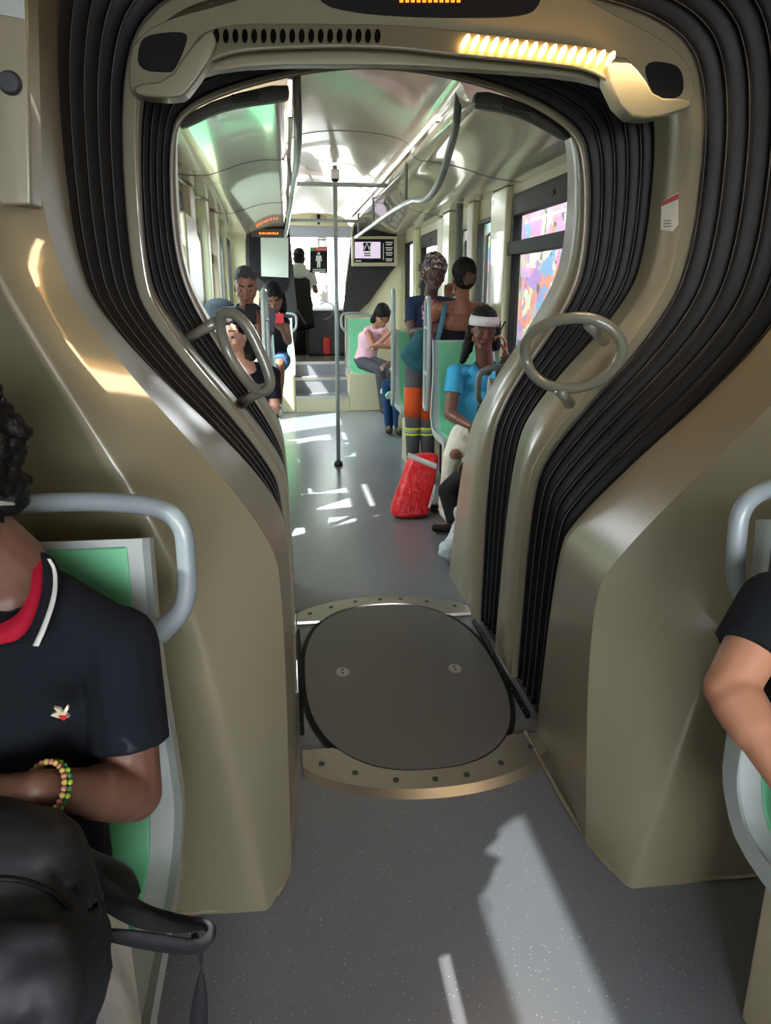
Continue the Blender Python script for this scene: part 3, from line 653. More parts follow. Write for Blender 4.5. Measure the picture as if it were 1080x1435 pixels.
sL = seat(-.475, 1.2, .46, 0, 'green and pale grey seat with grab handle in the near left corner', w=.46, hb=.63, lean=.06, mirror=1)
sR = seat(1.085, 1.13, .46, 0, 'green and pale grey seat at the right edge beside the end wall', w=.46, hb=.64, lean=.06, mirror=-1)
seat(1.28, 5.32, .50, 0, 'green seat with white edge behind the woman in the blue polo', w=.46, mirror=-1, handle=False)
seat(1.2, 6.75, .50, 0, 'green seat behind the standing passengers on the right', w=.46, mirror=-1, handle=False)
seat(1.32, 4.12, .46, math.pi, 'grey-backed seat facing the cab, half hidden by the right frame', w=.44, hb=.58, mirror=1, handm='rail_dark')
seat(1.0, 10.12, .50, 0, 'green seat right of the cab steps', w=.42, mirror=-1, base=False)
seat(-.13, 10.12, .50, 0, 'green seat left of the cab steps', w=.42, mirror=1, base=False)
seat(-.42, 7.0, .70, 0, 'left podium seat behind the man with the phone', w=.45, handle=False)
seat(-.42, 4.95, .48, 0, 'left seat of the girl behind the oval hoop', w=.45, handle=False)
def loop_rail(x, y, z0, z1, dy, label, r=.016):
    t = thing('seat_grab_loop', (x, y, z0), label, 'grab loop')
    MB().tube(chaikin([V((x, y, z0)), V((x, y, z1 - .05)), V((x + .005, y + dy * .3, z1)), V((x + .02, y + dy, z1 - .04)), V((x + .02, y + dy, z0 + .04)), V((x + .005, y + dy * .6, z0 - .03))], 3, True), r, n=10, closed=True).build('loop_tube', M['rail'], t, smooth=True)
    for k in (.3, .72): MB().tube([(x, y, z0 + (z1 - z0) * k), (x + .02, y + dy, z0 + (z1 - z0) * k)], r * .9, n=8).build('cross_bar', M['rail'], t, smooth=True)
    return t
loop_rail(.955, 5.05, .72, 1.47, .24, 'tall grey grab loop beside the woman in the blue polo')
loop_rail(.91, 6.45, .55, 1.52, .2, 'tall grey grab loop on the farther right seat')
loop_rail(-.155, 5.35, .75, 1.52, .3, 'tall grey grab loop beside the man with the phone')


# ------------------------------------------------------------------ people
def bake(mb, name, vox, sm, mats, parent):
    q = V((0, 0, 0)); a = parent
    while a is not None: q += V(a.location); a = a.parent
    me = mb.mesh(name + '_raw', q); o = bpy.data.objects.new('tmp', me); COL.objects.link(o)
    r = o.modifiers.new('r', 'REMESH'); r.mode = 'VOXEL'; r.voxel_size = vox; r.adaptivity = 0
    s_ = o.modifiers.new('s', 'SMOOTH'); s_.factor = .5; s_.iterations = sm
    dg = bpy.context.evaluated_depsgraph_get(); m2 = bpy.data.meshes.new_from_object(o.evaluated_get(dg)); bpy.data.objects.remove(o); bpy.data.meshes.remove(me)
    m2.name = name; m2.materials.clear()
    for m in mats: m2.materials.append(m)
    ob = link(name, m2, None, parent, smooth=True); return ob, q
SKIN = {}
def skin(rgb):
    if rgb not in SKIN:
        m = mat('skin_%d' % len(SKIN), rgb, .48, bump=.06, scale=30, var=.07, bscale=160); b = m.node_tree.nodes['Principled BSDF']
        b.inputs['Subsurface Weight'].default_value = .08; b.inputs['Subsurface Radius'].default_value = (.02, .008, .004)
        lp_ = mat('lips_%d' % len(SKIN), tuple(int(v * k) for v, k in zip(rgb, (.95, .72, .70))), .4)
        br = mat('brow_%d' % len(SKIN), tuple(int(v * .28) for v in rgb), .7)
        SKIN[rgb] = (m, lp_, br)
    return SKIN[rgb]
CL = {}
def cloth(rgb, rough=.85, bump=.5, bscale=9, var=.12):
    k = (rgb, rough, bump, bscale)
    if k not in CL: CL[k] = mat('cloth_%d' % len(CL), rgb, rough, bump=bump, scale=14, bscale=bscale, var=var, spec=.25); CL[k].node_tree.nodes['Bump'].inputs['Distance'].default_value = .02
    return CL[k]
EYEW = mat('eye_white', (136, 122, 112), .6, spec=.2); EYEI = mat('eye_iris', (24, 15, 11), .6, spec=.2)
HAIR = mat('black_hair', (11, 10, 10), .6, bump=1, scale=60, bscale=90, spec=.25); HAIRB = mat('brown_hair', (74, 50, 38), .55, bump=.8, scale=60, bscale=90)
def frame_of(face, up):
    f = V(face).normalized(); u = V(up); u = (u - f * u.dot(f)).normalized(); s_ = f.cross(u)   # s_ = figure's right
    return f, u, s_
def hand(mb, w, d, n, thumb, curl=.6, k=1.0, spread=.05, fingers=None):
    """d: direction of the fingers, n: direction the palm faces, thumb: side on which the thumb sits"""
    d = V(d).normalized(); n = V(n); n = (n - d * n.dot(d)).normalized(); t = V(thumb); t = (t - d * t.dot(d) - n * t.dot(n)).normalized()
    kn = w + d * .085 * k
    mb.seg(w, w + d * .05 * k, (.027 * k, .018 * k), (.036 * k, .015 * k), side=t)
    mb.seg(w + d * .04 * k, kn, (.036 * k, .014 * k), (.038 * k, .012 * k), side=t)
    L = (.074, .082, .076, .060); curls = fingers or (curl,) * 4
    for i in range(4):
        p = kn + t * (.030 - i * .020) * k - d * (.004 * (i == 3)); a = 0.12; r = .0086 * k; q = p
        for j, fr_ in enumerate((.45, .32, .26)):
            a += curls[i] * (.75 if j == 0 else 1.0)
            dd = (d * math.cos(a) + n * math.sin(a) + t * (.1 - i * .06) * spread * 6).normalized(); q2 = q + dd * L[i] * fr_ * k
            mb.seg(q, q2, r, r * .9, n=8); r *= .9; q = q2
    b = w + d * .02 * k + t * .024 * k; td = (d * .75 + t * .75 + n * .35).normalized(); q = b + td * .045 * k; mb.seg(b, q, .014 * k, .011 * k, n=8)
    td2 = (d * .95 + t * .2 + n * .5 * (.4 + curl)).normalized(); mb.seg(q, q + td2 * .034 * k, .0105 * k, .0085 * k, n=8)
def head_parts(mb, c, f, u, s_, k=1.0, jaw=1.0):
    P = lambda a, b, z: c + (s_ * a + f * b + u * z) * k
    mt = Matrix((s_, f, u)).transposed()
    E = lambda a, b, z, r: mb.ball(P(a, b, z), tuple(x * k for x in r), 20, 14, mt)
    E(0, -.018, .035, (.074, .094, .082)); E(0, .015, .0, (.068, .070, .085)); E(0, .022, -.045, (.055 * jaw, .058, .062))
    mb.seg(P(-.05, -.005, -.05), P(-.012, .060, -.098), .022 * k, .020 * k); mb.seg(P(.05, -.005, -.05), P(.012, .060, -.098), .022 * k, .020 * k)
    E(0, .066, -.098, (.020, .016, .016))
    mb.seg(P(0, .078, .012), P(0, .098, -.030), .0075 * k, .0115 * k, n=10)
    for q in (-1, 1):
        E(q * .012, .088, -.034, (.009, .010, .008)); E(q * .036, .052, -.030, (.026, .026, .024))
        mb.seg(P(q * .012, .080, .024), P(q * .046, .064, .022), .009 * k, .008 * k, n=8)
        mb.seg(P(q * .020, .0785, .0092), P(q * .042, .0715, .0082), .0045 * k, .004 * k, n=8)
        mb.seg(P(q * .020, .0745, -.0135), P(q * .042, .067, -.0130), .0036 * k, .0036 * k, n=8)
        E(q * .073, -.012, -.008, (.009, .017, .030))
    mb.seg(P(-.019, .074, -.062), P(0, .083, -.060), .0065 * k, .008 * k, n=8); mb.seg(P(.019, .074, -.062), P(0, .083, -.060), .0065 * k, .008 * k, n=8)
    mb.seg(P(-.015, .073, -.073), P(.015, .073, -.073), .0085 * k, .0085 * k, n=8)
    return P, mt
def person(label, J, sk, vox=.007, k=1.0, shirt=None, pants=None, shoes=None, hair=None, hairm=None, w=1.0, eyes=True, group=None, shirt_low=None, sleeve=.62, legs=1.0, open_back=False, hk=1.09, coll=None, belly=0):
    """J holds world-space joints; sides a (figure's right) and b (figure's left)"""
    g = {n: (V(p) if p is not None else None) for n, p in J.items() if n not in ('face', 'up', 'ha', 'hb')}
    t = thing('person', tuple(V((g['pel'].x, g['pel'].y, J.get('z0', 0) if not isinstance(J.get('z0', 0), tuple) else 0))), label, 'person', group) if False else thing('person', (g['pel'].x, g['pel'].y, 0), label, 'person', group)
    f, u, s_ = frame_of(J['face'], J['up']); mb = MB()
    side = (g['shb'] - g['sha']).normalized(); pel, ch, nk, hd_ = g['pel'], g['ch'], g['nk'], g['hd']
    waist = pel.lerp(ch, .5) + V(J.get('wo', (0, 0, 0)))
    P, mt = head_parts(mb, hd_, f, u, s_, k * hk)
    mb.seg(hd_ + (f * -.012 - u * .06) * k, nk, .050 * k * w, .056 * k * w)
    mb.seg(nk, nk.lerp(ch, .45), .055 * k, (.11 * k * w, .075 * k), side=side)
    mb.seg(g['sha'].lerp(g['shb'], .08), g['sha'].lerp(g['shb'], .92), .046 * k, .046 * k)
    for q in ('sha', 'shb'): mb.seg(nk + V((0, 0, -.03)), g[q], .042 * k, .046 * k)
    TO = ((ch, (.150 * k * w, .098 * k)), (waist, (.122 * k * w, .088 * k + belly)), (pel, (.150 * k * w, .105 * k)))
    for (a, ra), (b, rb) in zip(TO, TO[1:]): mb.seg(a, b, ra, rb, side=side, n=20)
    for q in 'ab':
        sh, el, wr = g['sh' + q], g['el' + q], g['wr' + q]
        mb.seg(sh, el, .046 * k * w, .038 * k * w); mb.seg(el, wr, .038 * k * w, .025 * k)
        mb.seg(el.lerp(wr, .15), el.lerp(wr, .4), .040 * k * w, .036 * k * w)
        H_ = J.get('h' + q)
        if H_: hand(mb, wr, *H_, k=k * .98)
        else: hand(mb, wr, (wr - el), (0, 0, -1), side * (-1 if q == 'b' else 1), .5, k=k * .98)
        hp, kn, an, to = g['hp' + q], g['kn' + q], g['an' + q], g['to' + q]
        mb.seg(hp, kn, .080 * k * w, .054 * k * w); mb.seg(kn, an, .053 * k * w, .034 * k); mb.seg(kn.lerp(an, .15), kn.lerp(an, .45), .056 * k * w, .050 * k * w)
        mb.seg(an + V((0, 0, -.02)), to, (.034 * k, .03 * k), (.036 * k, .02 * k)); mb.seg(an, an + (an - to).normalized() * .03 + V((0, 0, -.03)), .032 * k, .030 * k)
    M3 = skin(sk); body, q0 = bake(mb, 'body', vox, 2, M3, t)
    # lips and brows are a colour of the skin
    me = body.data; Mi = mt.transposed(); n = len(me.polygons); co = np.zeros(n * 3); me.polygons.foreach_get('center', co); co = co.reshape(-1, 3)
    co = (co + np.array(q0) - np.array(P(0, 0, 0))) / (k * hk); loc = co @ np.array(Mi).T; idx = np.zeros(n, dtype=np.int32)
    a_, b_, z_ = loc[:, 0], loc[:, 1], loc[:, 2]
    idx[(np.abs(a_) < .025) & (b_ > .06) & (z_ < -.054) & (z_ > -.083 + 0 * a_) & (np.abs(z_ + .068) < .013 * (1.15 - np.abs(a_) / .026))] = 1
    idx[(np.abs(np.abs(a_) - .031) < .019) & (b_ > .05) & (np.abs(z_ - .029 - .004 * (1 - np.abs(np.abs(a_) - .033) / .02)) < .0045)] = 2
    me.polygons.foreach_set('material_index', idx)
    if eyes:
        for q in (-1, 1):
            e = MB().ball(P(q * .031, .0640, -.002), .0140 * k * hk, 16, 12).build('eye', EYEW, t, smooth=True)
            MB().ball(P(q * .031, .0712, -.0022), (.0082 * k * hk,) * 3, 12, 8).build('iris', EYEI, e, smooth=True)
    if shirt is not None:
        m_, off = shirt, .012 * k; c = MB()
        for (a, ra), (b, rb) in zip(TO, TO[1:] if shirt_low is None else TO[1:]):
            if shirt_low is not None and b is pel: b = waist.lerp(pel, shirt_low); 
            c.seg(a, b, tuple(x + off for x in ra), tuple(x + off for x in rb), side=side, n=20, flat1=(b is not waist))
        c.seg(nk + (ch - nk) * .16, nk.lerp(ch, .5), (.082 * k * w, .062 * k), (.125 * k * w, .088 * k), side=side, flat0=True)
        c.seg(g['sha'].lerp(g['shb'], .05), g['sha'].lerp(g['shb'], .95), .050 * k, .050 * k)
        for q in 'ab':
            c.seg(nk + (ch - nk) * .10 + (g['sh' + q] - nk) * .26, g['sh' + q], .050 * k, .054 * k)
            if coll is None: c.seg(nk + (ch - nk) * .02 + (g['sh' + q] - nk) * .36, g['sh' + q], .050 * k, .055 * k)
            e_ = g['sh' + q].lerp(g['el' + q], min(sleeve, 1)); 
            if sleeve > .05: c.seg(g['sh' + q], e_, .056 * k * w, .056 * k * w if sleeve < .9 else .05 * k, flat1=sleeve < .9)
            if sleeve > 1: c.seg(g['el' + q], g['el' + q].lerp(g['wr' + q], sleeve - 1), .05 * k, .038 * k, flat1=True)
        bake(c, 'shirt', vox, 2, [m_], t)
        if coll is not None:
            for q in 'ab':
                sd_ = (g['sh' + q] - nk).normalized(); front = V(J['face']); front.z = 0; front.normalize(); front = J.get('front', front); front = V(front)
                a = nk + V((0, 0, .035)) - front * .07; b = nk + sd_ * .078 + V((0, 0, .035)); d_ = nk + front * .105 + V((0, 0, -.055)) ; e2 = nk + front * .125 + sd_ * .07 + V((0, 0, -.10))
                rows = [chaikin([a + V((0, 0, .012)), b + V((0, 0, .018)), b + front * .04, d_ + sd_ * .01], 2), chaikin([a - front * .035 + V((0, 0, -.035)), b + sd_ * .055 + V((0, 0, -.028)), b + front * .095 + sd_ * .045 + V((0, 0, -.045)), e2], 2)]
                o = MB().grid(rows).build('collar', coll, t, smooth=True); so = o.modifiers.new('s', 'SOLIDIFY'); so.thickness = .006; so.offset = 0
    if pants is not None:
        c = MB(); off = .012 * k; c.seg(waist.lerp(pel, .55), pel, (.135 * k * w + off * .2, .098 * k + off * .2), (.152 * k * w + off, .107 * k + off), side=side, flat0=True, n=20)
        for q in 'ab':
            c.seg(g['hp' + q], g['hp' + q].lerp(g['kn' + q], 1 if legs > .5 else .82), .082 * k * w + off, (.056 if legs > .5 else .066) * k * w + off, flat1=legs <= .5)
            if legs > .5: c.seg(g['kn' + q], g['kn' + q].lerp(g['an' + q], legs), .056 * k * w + off * .9, (.056 - .018 * legs) * k + off, flat1=True)
            else: pass
        bake(c, 'trousers', vox, 2, [pants], t)
    if shoes is not None:
        for q in 'ab':
            an, to = g['an' + q], g['to' + q]; d = (to - an); d.z = 0; d.normalize(); c = MB(); sd_ = d.cross(V((0, 0, 1)))
            zb = min(an.z, to.z) - .02
            h0 = an - d * .045 * k; h0.z = zb + .035; t1 = to + d * .01; t1.z = zb + .028
            c.seg(h0, h0.lerp(t1, .5) + V((0, 0, .006)), (.040 * k, .036), (.044 * k, .034), side=sd_); c.seg(h0.lerp(t1, .5), t1, (.045 * k, .032), (.040 * k, .026), side=sd_); c.seg(V((an.x, an.y, zb + .03)), V((an.x, an.y, zb + .09)), .042 * k, .041 * k, flat1=True)
            bake(c, 'shoe', .006, 2, [shoes], t)
    if hair: hair(t, P, mt, k * hk, hairm or HAIR)
    return t
def hair_cap(t, P, mt, k, m, extra=(), r=(.082, .100, .088), c=(0, -.030, .048), vox=.007, disp=.006):
    mb = MB(); mb.ball(P(*c), tuple(x * k for x in r), 22, 16, mt)
    for e in extra:
        if len(e[1]) == 3: mb.ball(P(*e[0]), tuple(x * k for x in e[1]), 16, 12, mt)
        else: mb.seg(P(*e[0]), P(*e[1][:3]), e[1][3] * k, e[1][4] * k)
    if disp:
        pass
    o, _ = bake(mb, 'hair', vox, 2, [m], t)
    if disp:
        for v in o.data.vertices:
            q = noise.noise(v.co * 45) * disp; v.co += v.normal * q
    return o
def sitting(x, y, z, face, lean=0.0, hunch=0, k=1.0, tz=.0, knees=.12, shin=0.0, turn=0, foot=.0, seat_h=None):
    """joints of a sitting figure: x,y,z seat point (hips), face = heading in degrees (0 looks to -Y, 90 looks to +X)"""
    a = math.radians(face); F_ = V((math.sin(a), -math.cos(a), 0)); Rr = V((-math.cos(a), -math.sin(a), 0))    # Rr: figure's right
    pel = V((x, y, z + .11 * k)); ch = pel + V((0, 0, .34 * k)) + F_ * lean * .6; nk = ch + V((0, 0, .17 * k)) + F_ * (lean * .45 + .0)
    hd_ = nk + V((0, 0, .155 * k)) + F_ * (.03 + lean * .3)
    J = dict(pel=pel, ch=ch, nk=nk, hd=hd_, face=F_, up=V((0, 0, 1)), front=F_)
    for q, s_ in (('a', 1), ('b', -1)):
        R_ = Rr * s_
        J['sh' + q] = nk + R_ * .165 * k + V((0, 0, -.055 * k)); J['el' + q] = J['sh' + q] + V((0, 0, -.25 * k)) + R_ * .05 + F_ * (.05)
        J['wr' + q] = J['el' + q] + F_ * .2 * k - R_ * .08 + V((0, 0, -.02))
        J['hp' + q] = pel + R_ * .085 * k + V((0, 0, -.02)); J['kn' + q] = pel + R_ * knees + F_ * .42 * k + V((0, 0, -.0))
        J['an' + q] = V((J['kn' + q].x, J['kn' + q].y, foot + .07)) + F_ * shin; J['to' + q] = V((J['an' + q].x, J['an' + q].y, foot + .03)) + F_ * .15 * k
    return J
# ---- near left man in black polo -------------------------------------------------------------------
BLK = cloth((20, 24, 32), .9, .7, 7); 
J = sitting(-.50, 1.07, .48, 8, lean=.02, knees=.14)
J['nk'] = at(8, 800, 1.08); J['hd'] = V((-.472, 1.03, 1.235)); J['face'] = V((-.55, -.75, -.25)); J['ch'] = at(20, 980, 1.08)
J['shb'] = at(165, 905, 1.08); J['sha'] = V((-.615, 1.02, J['shb'].z)); J['elb'] = at(188, 1112, 1.02); J['wrb'] = at(52, 1105, .88)
J['hb'] = (V((-.9, -.25, .0)), V((.1, .35, -.9)), V((0, -1, .1)), .5); J['ela'] = V((-.64, .93, .72)); J['wra'] = V((-.58, .74, .72)); J['ha'] = (V((.6, -.5, .1)), V((0, 0, -1)), V((0, 1, 0)), .5)
J['pel'] = V((-.50, 1.06, .56)); J['hpb'] = V((-.40, 1.02, .55)); J['knb'] = V((-.27, .68, .57)); J['anb'] = V((-.27, .66, .09)); J['tob'] = V((-.27, .48, .04))
LJ = cloth((226, 234, 238), .85, .5, 8)
def hair_near(t, P, mt, k, m):
    e = [((random.uniform(-.07, .07), random.uniform(-.1, .04), random.uniform(.05, .12)), (.018, .018, .02)) for _ in range(46)]
    hair_cap(t, P, mt, k, m, e + [((0, -.06, -.01), (.076, .055, .06))], r=(.088, .104, .094), disp=.018, vox=.005)
np_ = person('man in black polo with red and white collar, seated in the near left corner', J, (112, 78, 64), .005, 1.0, hk=1.0, shirt=BLK, pants=LJ, shoes=cloth((30, 30, 34)), hair=hair_near, w=1.12, sleeve=.66)
# his collar: red inside, black outside with white stripe
nk = J['nk']; CF = V((.05, -1, 0))
red = cloth((168, 18, 46), .8, .2, 20); wht = cloth((214, 216, 214), .8, .1, 20)
def ribbon(pts0, pts1, name, m, parent, th=.004):
    o = MB().grid([chaikin(pts0, 3), chaikin(pts1, 3)]).build(name, m, parent, smooth=True); so = o.modifiers.new('s', 'SOLIDIFY'); so.thickness = th; so.offset = 0; return o
cin = [at(28,765,1.10), at(45,775,1.08), at(46,820,1.02), at(28,862,.985), at(-12,880,.965)]
cmid = [at(38,760,1.10), at(60,772,1.08), at(62,830,1.015), at(38,895,.965), at(-6,905,.955)]
cout = [at(48,766,1.11), at(84,790,1.075), at(84,840,1.01), at(60,907,.962), at(40,908,.956)]
ribbon(cin, cmid, 'collar', red, np_); 
ribbon([p + V((0, -.004, 0)) for p in cmid], cout, 'collar', BLK, np_)
ribbon([at(66,783,1.05), at(75,800,1.045), at(74,835,1.005), at(58,880,.962), at(46,905,.95)], [at(71,783,1.05), at(81,800,1.045), at(80,838,1.0), at(64,884,.958), at(54,906,.948)], 'collar_stripe', wht, np_, .002)
# bird emblem
be = MB(); Yb = .945
be.prism(fpoly([(70,1003),(80,998),(75,992),(84,994),(87,999),(94,990),(96,993),(92,1001),(97,1005),(88,1008),(80,1006)], Yb), (0, .006, 0)); be.build('bird_emblem', mat('emblem_cream', (205, 196, 170), .7), np_)
MB().prism(fpoly([(82,1003),(95,1003),(90,1010),(84,1007)], Yb - .001), (0, .004, 0)).build('emblem_red', M['red_print'], np_)
ribbon([at(-12,703,.93), at(4,702,.95), at(19,704,.985)], [at(-12,709,.93), at(4,708,.95), at(19,708,.985)], 'glasses_arm', wht, np_, .003)
bl_ = J['wrb']; ax = (J['elb'] - bl_).normalized(); a1 = ax.cross(V((0, 0, 1))).normalized(); a2 = ax.cross(a1)
cols = [mat('bead_gold', (196, 176, 90), .3), mat('bead_lime', (150, 190, 60), .3), mat('bead_rose', (190, 120, 110), .3), mat('bead_green', (50, 120, 70), .3)]
for rr_, o_, cc in ((.0345, .012, (0, 2)), (.0355, .021, (1, 3))):
    for i in range(26):
        a = i / 26 * 2 * math.pi; MB().ball(bl_ + ax * o_ + a1 * rr_ * math.cos(a) * .95 + a2 * rr_ * math.sin(a), .0042, 8, 6).build('bracelet_bead', cols[cc[i % 2]], np_, smooth=True)
# backpack on his lap
bp = thing('backpack', (-.42, .75, .5), 'black backpack resting on the lap of the near left man', 'backpack')
NYL = mat('black_nylon', (24, 27, 33), .55, bump=.3, scale=8, bscale=22, var=.06); NYL.node_tree.nodes['Bump'].inputs['Distance'].default_value = .01
mb = MB(); mb.seg(at(0,1215,.82), at(0,1400,.72), (.11, .09), (.12, .10), side=(1, 0, 0)); mb.seg(at(62,1225,.84), at(78,1330,.74), (.04, .06), (.035, .06), side=(1, 0, 0)); mb.seg(at(78,1330,.74), at(40,1440,.70), (.035, .06), (.05, .05), side=(1, 0, 0)); mb.seg(at(20,1150,.88), at(60,1200,.80), .04, .045); mb.seg(at(0,1180,.85), at(70,1190,.86), .045, .04); mb.seg(at(80,1200,.92), at(160,1250,.98), (.05, .03), (.05, .03), side=(0, 1, 0))
mb.seg(at(0,1400,.72), at(30,1480,.68), .09, .08)
o, _ = bake(mb, 'bag_body', .008, 3, [NYL], bp)
for v in o.data.vertices:
    c_ = v.co + V((0, 0, .3)); v.co += v.normal * (noise.noise(V((c_.x * 9 + c_.z * 7, c_.y * 9, c_.z * 3 - c_.x * 5))) * .026)
mb = MB(); mb.seg(at(-10,1350,.66), at(0,1450,.62), (.085, .035), (.09, .04), side=(1, 0, 0)); pk, _ = bake(mb, 'front_pocket', .006, 3, [NYL], bp)
for v in pk.data.vertices: v.co += v.normal * (noise.noise(v.co * 22) * .010)
MB().tube(chaikin([at(-60,1235,.70), at(30,1228,.70), at(95,1262,.74), at(122,1330,.735), at(120,1460,.68)], 3), .0035, n=8).build('zip_piping', M['black'], bp, smooth=True)
STR = mat('strap_black', (24, 25, 30), .75, bump=.3, scale=200)
def strap(p0, p1): return ribbon(p0, p1, 'strap', STR, bp, .004)
strap([at(100,1190,.9), at(190,1265,.88), at(260,1285,.85), at(300,1290,.83), at(303,1315,.80), at(280,1340,.79), at(200,1330,.80), at(120,1310,.80)], [at(90,1235,.9), at(180,1300,.88), at(250,1308,.85), at(288,1300,.85), at(290,1312,.81), at(270,1318,.79), at(200,1305,.80), at(118,1300,.80)])
strap([at(268,1310,.82), at(278,1340,.82), at(292,1390,.82), at(290,1460,.82)], [at(276,1308,.82), at(288,1340,.82), at(270,1390,.82), at(262,1460,.82)])
strap([at(96,1240,.86), at(110,1270,.84), at(106,1320,.80)], [at(120,1230,.88), at(130,1275,.86), at(124,1330,.82)])
# ---- near right person -------------------------------------------------------------------------------
J = sitting(1.06, 1.02, .48, -6, knees=.13); J['sha'] = at(1085, 850, 1.02); J['shb'] = J['sha'] + V((.36, .02, 0)); J['nk'] = J['sha'].lerp(J['shb'], .5) + V((0, 0, .06)); J['ch'] = J['nk'] + V((0, .0, -.18)); J['hd'] = J['nk'] + V((0, -.04, .155))
J['ela'] = at(1022, 965, .96); J['wra'] = at(1120, 1120, .80); J['ha'] = (V((.6, -.5, -.4)), V((.3, .3, -.9)), V((0, -1, 0)), .5); J['pel'] = V((1.06, 1.02, .58))
J['hpa'] = V((.97, 1.0, .56)); J['hpb'] = V((1.15, 1.0, .56))
person('person in black t-shirt whose bent arm shows at the right edge', J, (176, 124, 96), .005, 1.0, shirt=cloth((16, 20, 27), .9, .5, 8), pants=cloth((50, 56, 74)), shoes=cloth((30, 30, 34)), hair=hair_cap, w=1.05, sleeve=.55)
# ---- woman in the blue polo ----------------------------------------------------------------------------
BLU = cloth((70, 176, 222), .8, .6, 16)
J = sitting(1.33, 5.12, .52, -10, knees=.11)
J['hd'] = at(678, 462, 4.98); J['nk'] = at(680, 515, 5.05); J['face'] = V((-.10, -1, -.16)); J['ch'] = at(668, 560, 5.08); J['pel'] = at(668, 615, 5.12); J['up'] = V((.06, 0, 1))
J['sha'] = at(638, 522, 5.06); J['shb'] = at(714, 520, 5.06); J['ela'] = at(630, 580, 4.98); J['wra'] = at(660, 598, 4.80); J['ha'] = (V((.35, -.35, -.85)), V((.2, .9, -.3)), V((.7, -.1, .3)), .35)
J['elb'] = at(712, 560, 4.92); J['wrb'] = at(708, 497, 4.88); J['hb'] = (V((-.08, -.1, 1)), V((-.9, .2, .1)), V((-.1, -1, .2)), .55)
J['hpa'] = at(650, 612, 5.08); J['hpb'] = at(690, 612, 5.08); J['kna'] = at(636, 640, 4.68); J['knb'] = at(668, 650, 4.66)
J['ana'] = V((J['kna'].x - .03, 4.78, .09)); J['toa'] = V((J['kna'].x - .03, 4.62, .04)); J['anb'] = V((J['knb'].x + .02, 4.8, .09)); J['tob'] = V((J['knb'].x + .03, 4.66, .04)); J['front'] = V((-.1, -1, 0))
def hair_blue(t, P, mt, k, m):
    hair_cap(t, P, mt, k, m, [((0, -.06, 0), (.088, .07, .09)), ((.07, -.03, .0), (.085, -.02, -.12, .03, .035)), ((.085, -.02, -.12), (.11, .0, -.20, .035, .02)), ((-.07, -.03, .03), (-.085, -.04, -.1, .035, .04)), ((-.03, -.09, .09), (.03, -.08, .1, .03, .03))], r=(.084, .100, .092), vox=.006)
    rows = []
    for b_, r_ in ((-.2, 1), (.2, 1)): pass
    pts = []
    for i in range(25):
        a = math.radians(-115 + 230 * i / 24); pts.append(a)
    lo_ = [P(.089 * math.sin(a), -.022 + .112 * math.cos(a), .036 - .016 * (1 - math.cos(a))) for a in pts]; mi_ = [P(.090 * math.sin(a), -.028 + .110 * math.cos(a), .062 - .012 * (1 - math.cos(a))) for a in pts]; up_ = [P(.082 * math.sin(a), -.034 + .100 * math.cos(a), .088 - .008 * (1 - math.cos(a))) for a in pts]
    o = MB().grid([lo_, mi_, up_]).build('headband', cloth((226, 224, 222), .8, .3, 20), t, smooth=True); so = o.modifiers.new('s', 'SOLIDIFY'); so.thickness = .008; so.offset = 0
wb_ = person('woman in sky blue polo and white headband, seated facing the camera', J, (118, 76, 62), .0045, 1.0, shirt=BLU, pants=cloth((222, 216, 200), .8, .5, 14), shoes=cloth((200, 196, 190)), hair=hair_blue, w=1.12, sleeve=.50, coll=BLU)
# ripped knee
kc = J['kna']; MB().ball(kc + V((.0, -.045, .012)), (.048, .030, .05), 18, 12).build('bare_knee', skin((150, 104, 86))[0], wb_, smooth=True)
for s_ in (-1, 1):
    MB().tube([J['hd'] + V((s_ * .078, -.01, -.045)), J['hd'] + V((s_ * .08, -.01, -.075))], .004, n=8).build('earring', mat('earring_gold', (200, 180, 110), .3, metal=1), wb_, smooth=True)
MB().tube([J['wrb'] + V((.033 * math.cos(a), .033 * math.sin(a), -.02)) for a in [i * math.pi / 8 for i in range(16)]], .004, n=6, closed=True).build('hair_tie', M['black'], wb_, smooth=True)
ph = thing('phone', tuple(at(702, 455, 4.85)), 'dark phone held to the ear of the woman in the blue polo', 'phone')
ph.location = (0, 0, 0)
MB().box((-.03, -.004, -.055), (.03, .004, .055), Matrix.Translation(at(702, 461, 4.90)) @ Matrix.Rotation(.5, 4, 'Y') @ Matrix.Rotation(1.25, 4, 'Z')).build('phone_body', M['black'], ph, bevel=.003)
# ---- hidden passenger whose knees and hand show -----------------------------------------------------------
J = sitting(1.33, 4.42, .50, 215, lean=.24, knees=.10)
J['hd'] = V((1.34, 4.36, .98)); J['nk'] = V((1.36, 4.38, .86)); J['ch'] = V((1.37, 4.36, .76)); J['face'] = V((-.5, .6, -.7)); J['pel'] = V((1.36, 4.30, .54))
J['sha'] = V((1.22, 4.5, .80)); J['shb'] = V((1.47, 4.40, .80)); J['ela'] = V((1.22, 4.6, .62)); J['wra'] = at(668, 646, 4.36); J['ha'] = (V((-1, .1, -.12)), V((.1, -.3, -1)), V((0, -1, .3)), .6)
J['sha'], J['shb'] = J['shb'], J['sha']; J['ela'], J['elb'] = V((1.5, 4.5, .6)), J['ela']; J['wrb'] = J['wra']; J['wra'] = V((1.44, 4.62, .55)); J['hb'] = J['ha']; J['ha'] = (V((-.6, .6, -.1)), V((0, 0, -1)), V((-.7, -.5, 0)), .6)
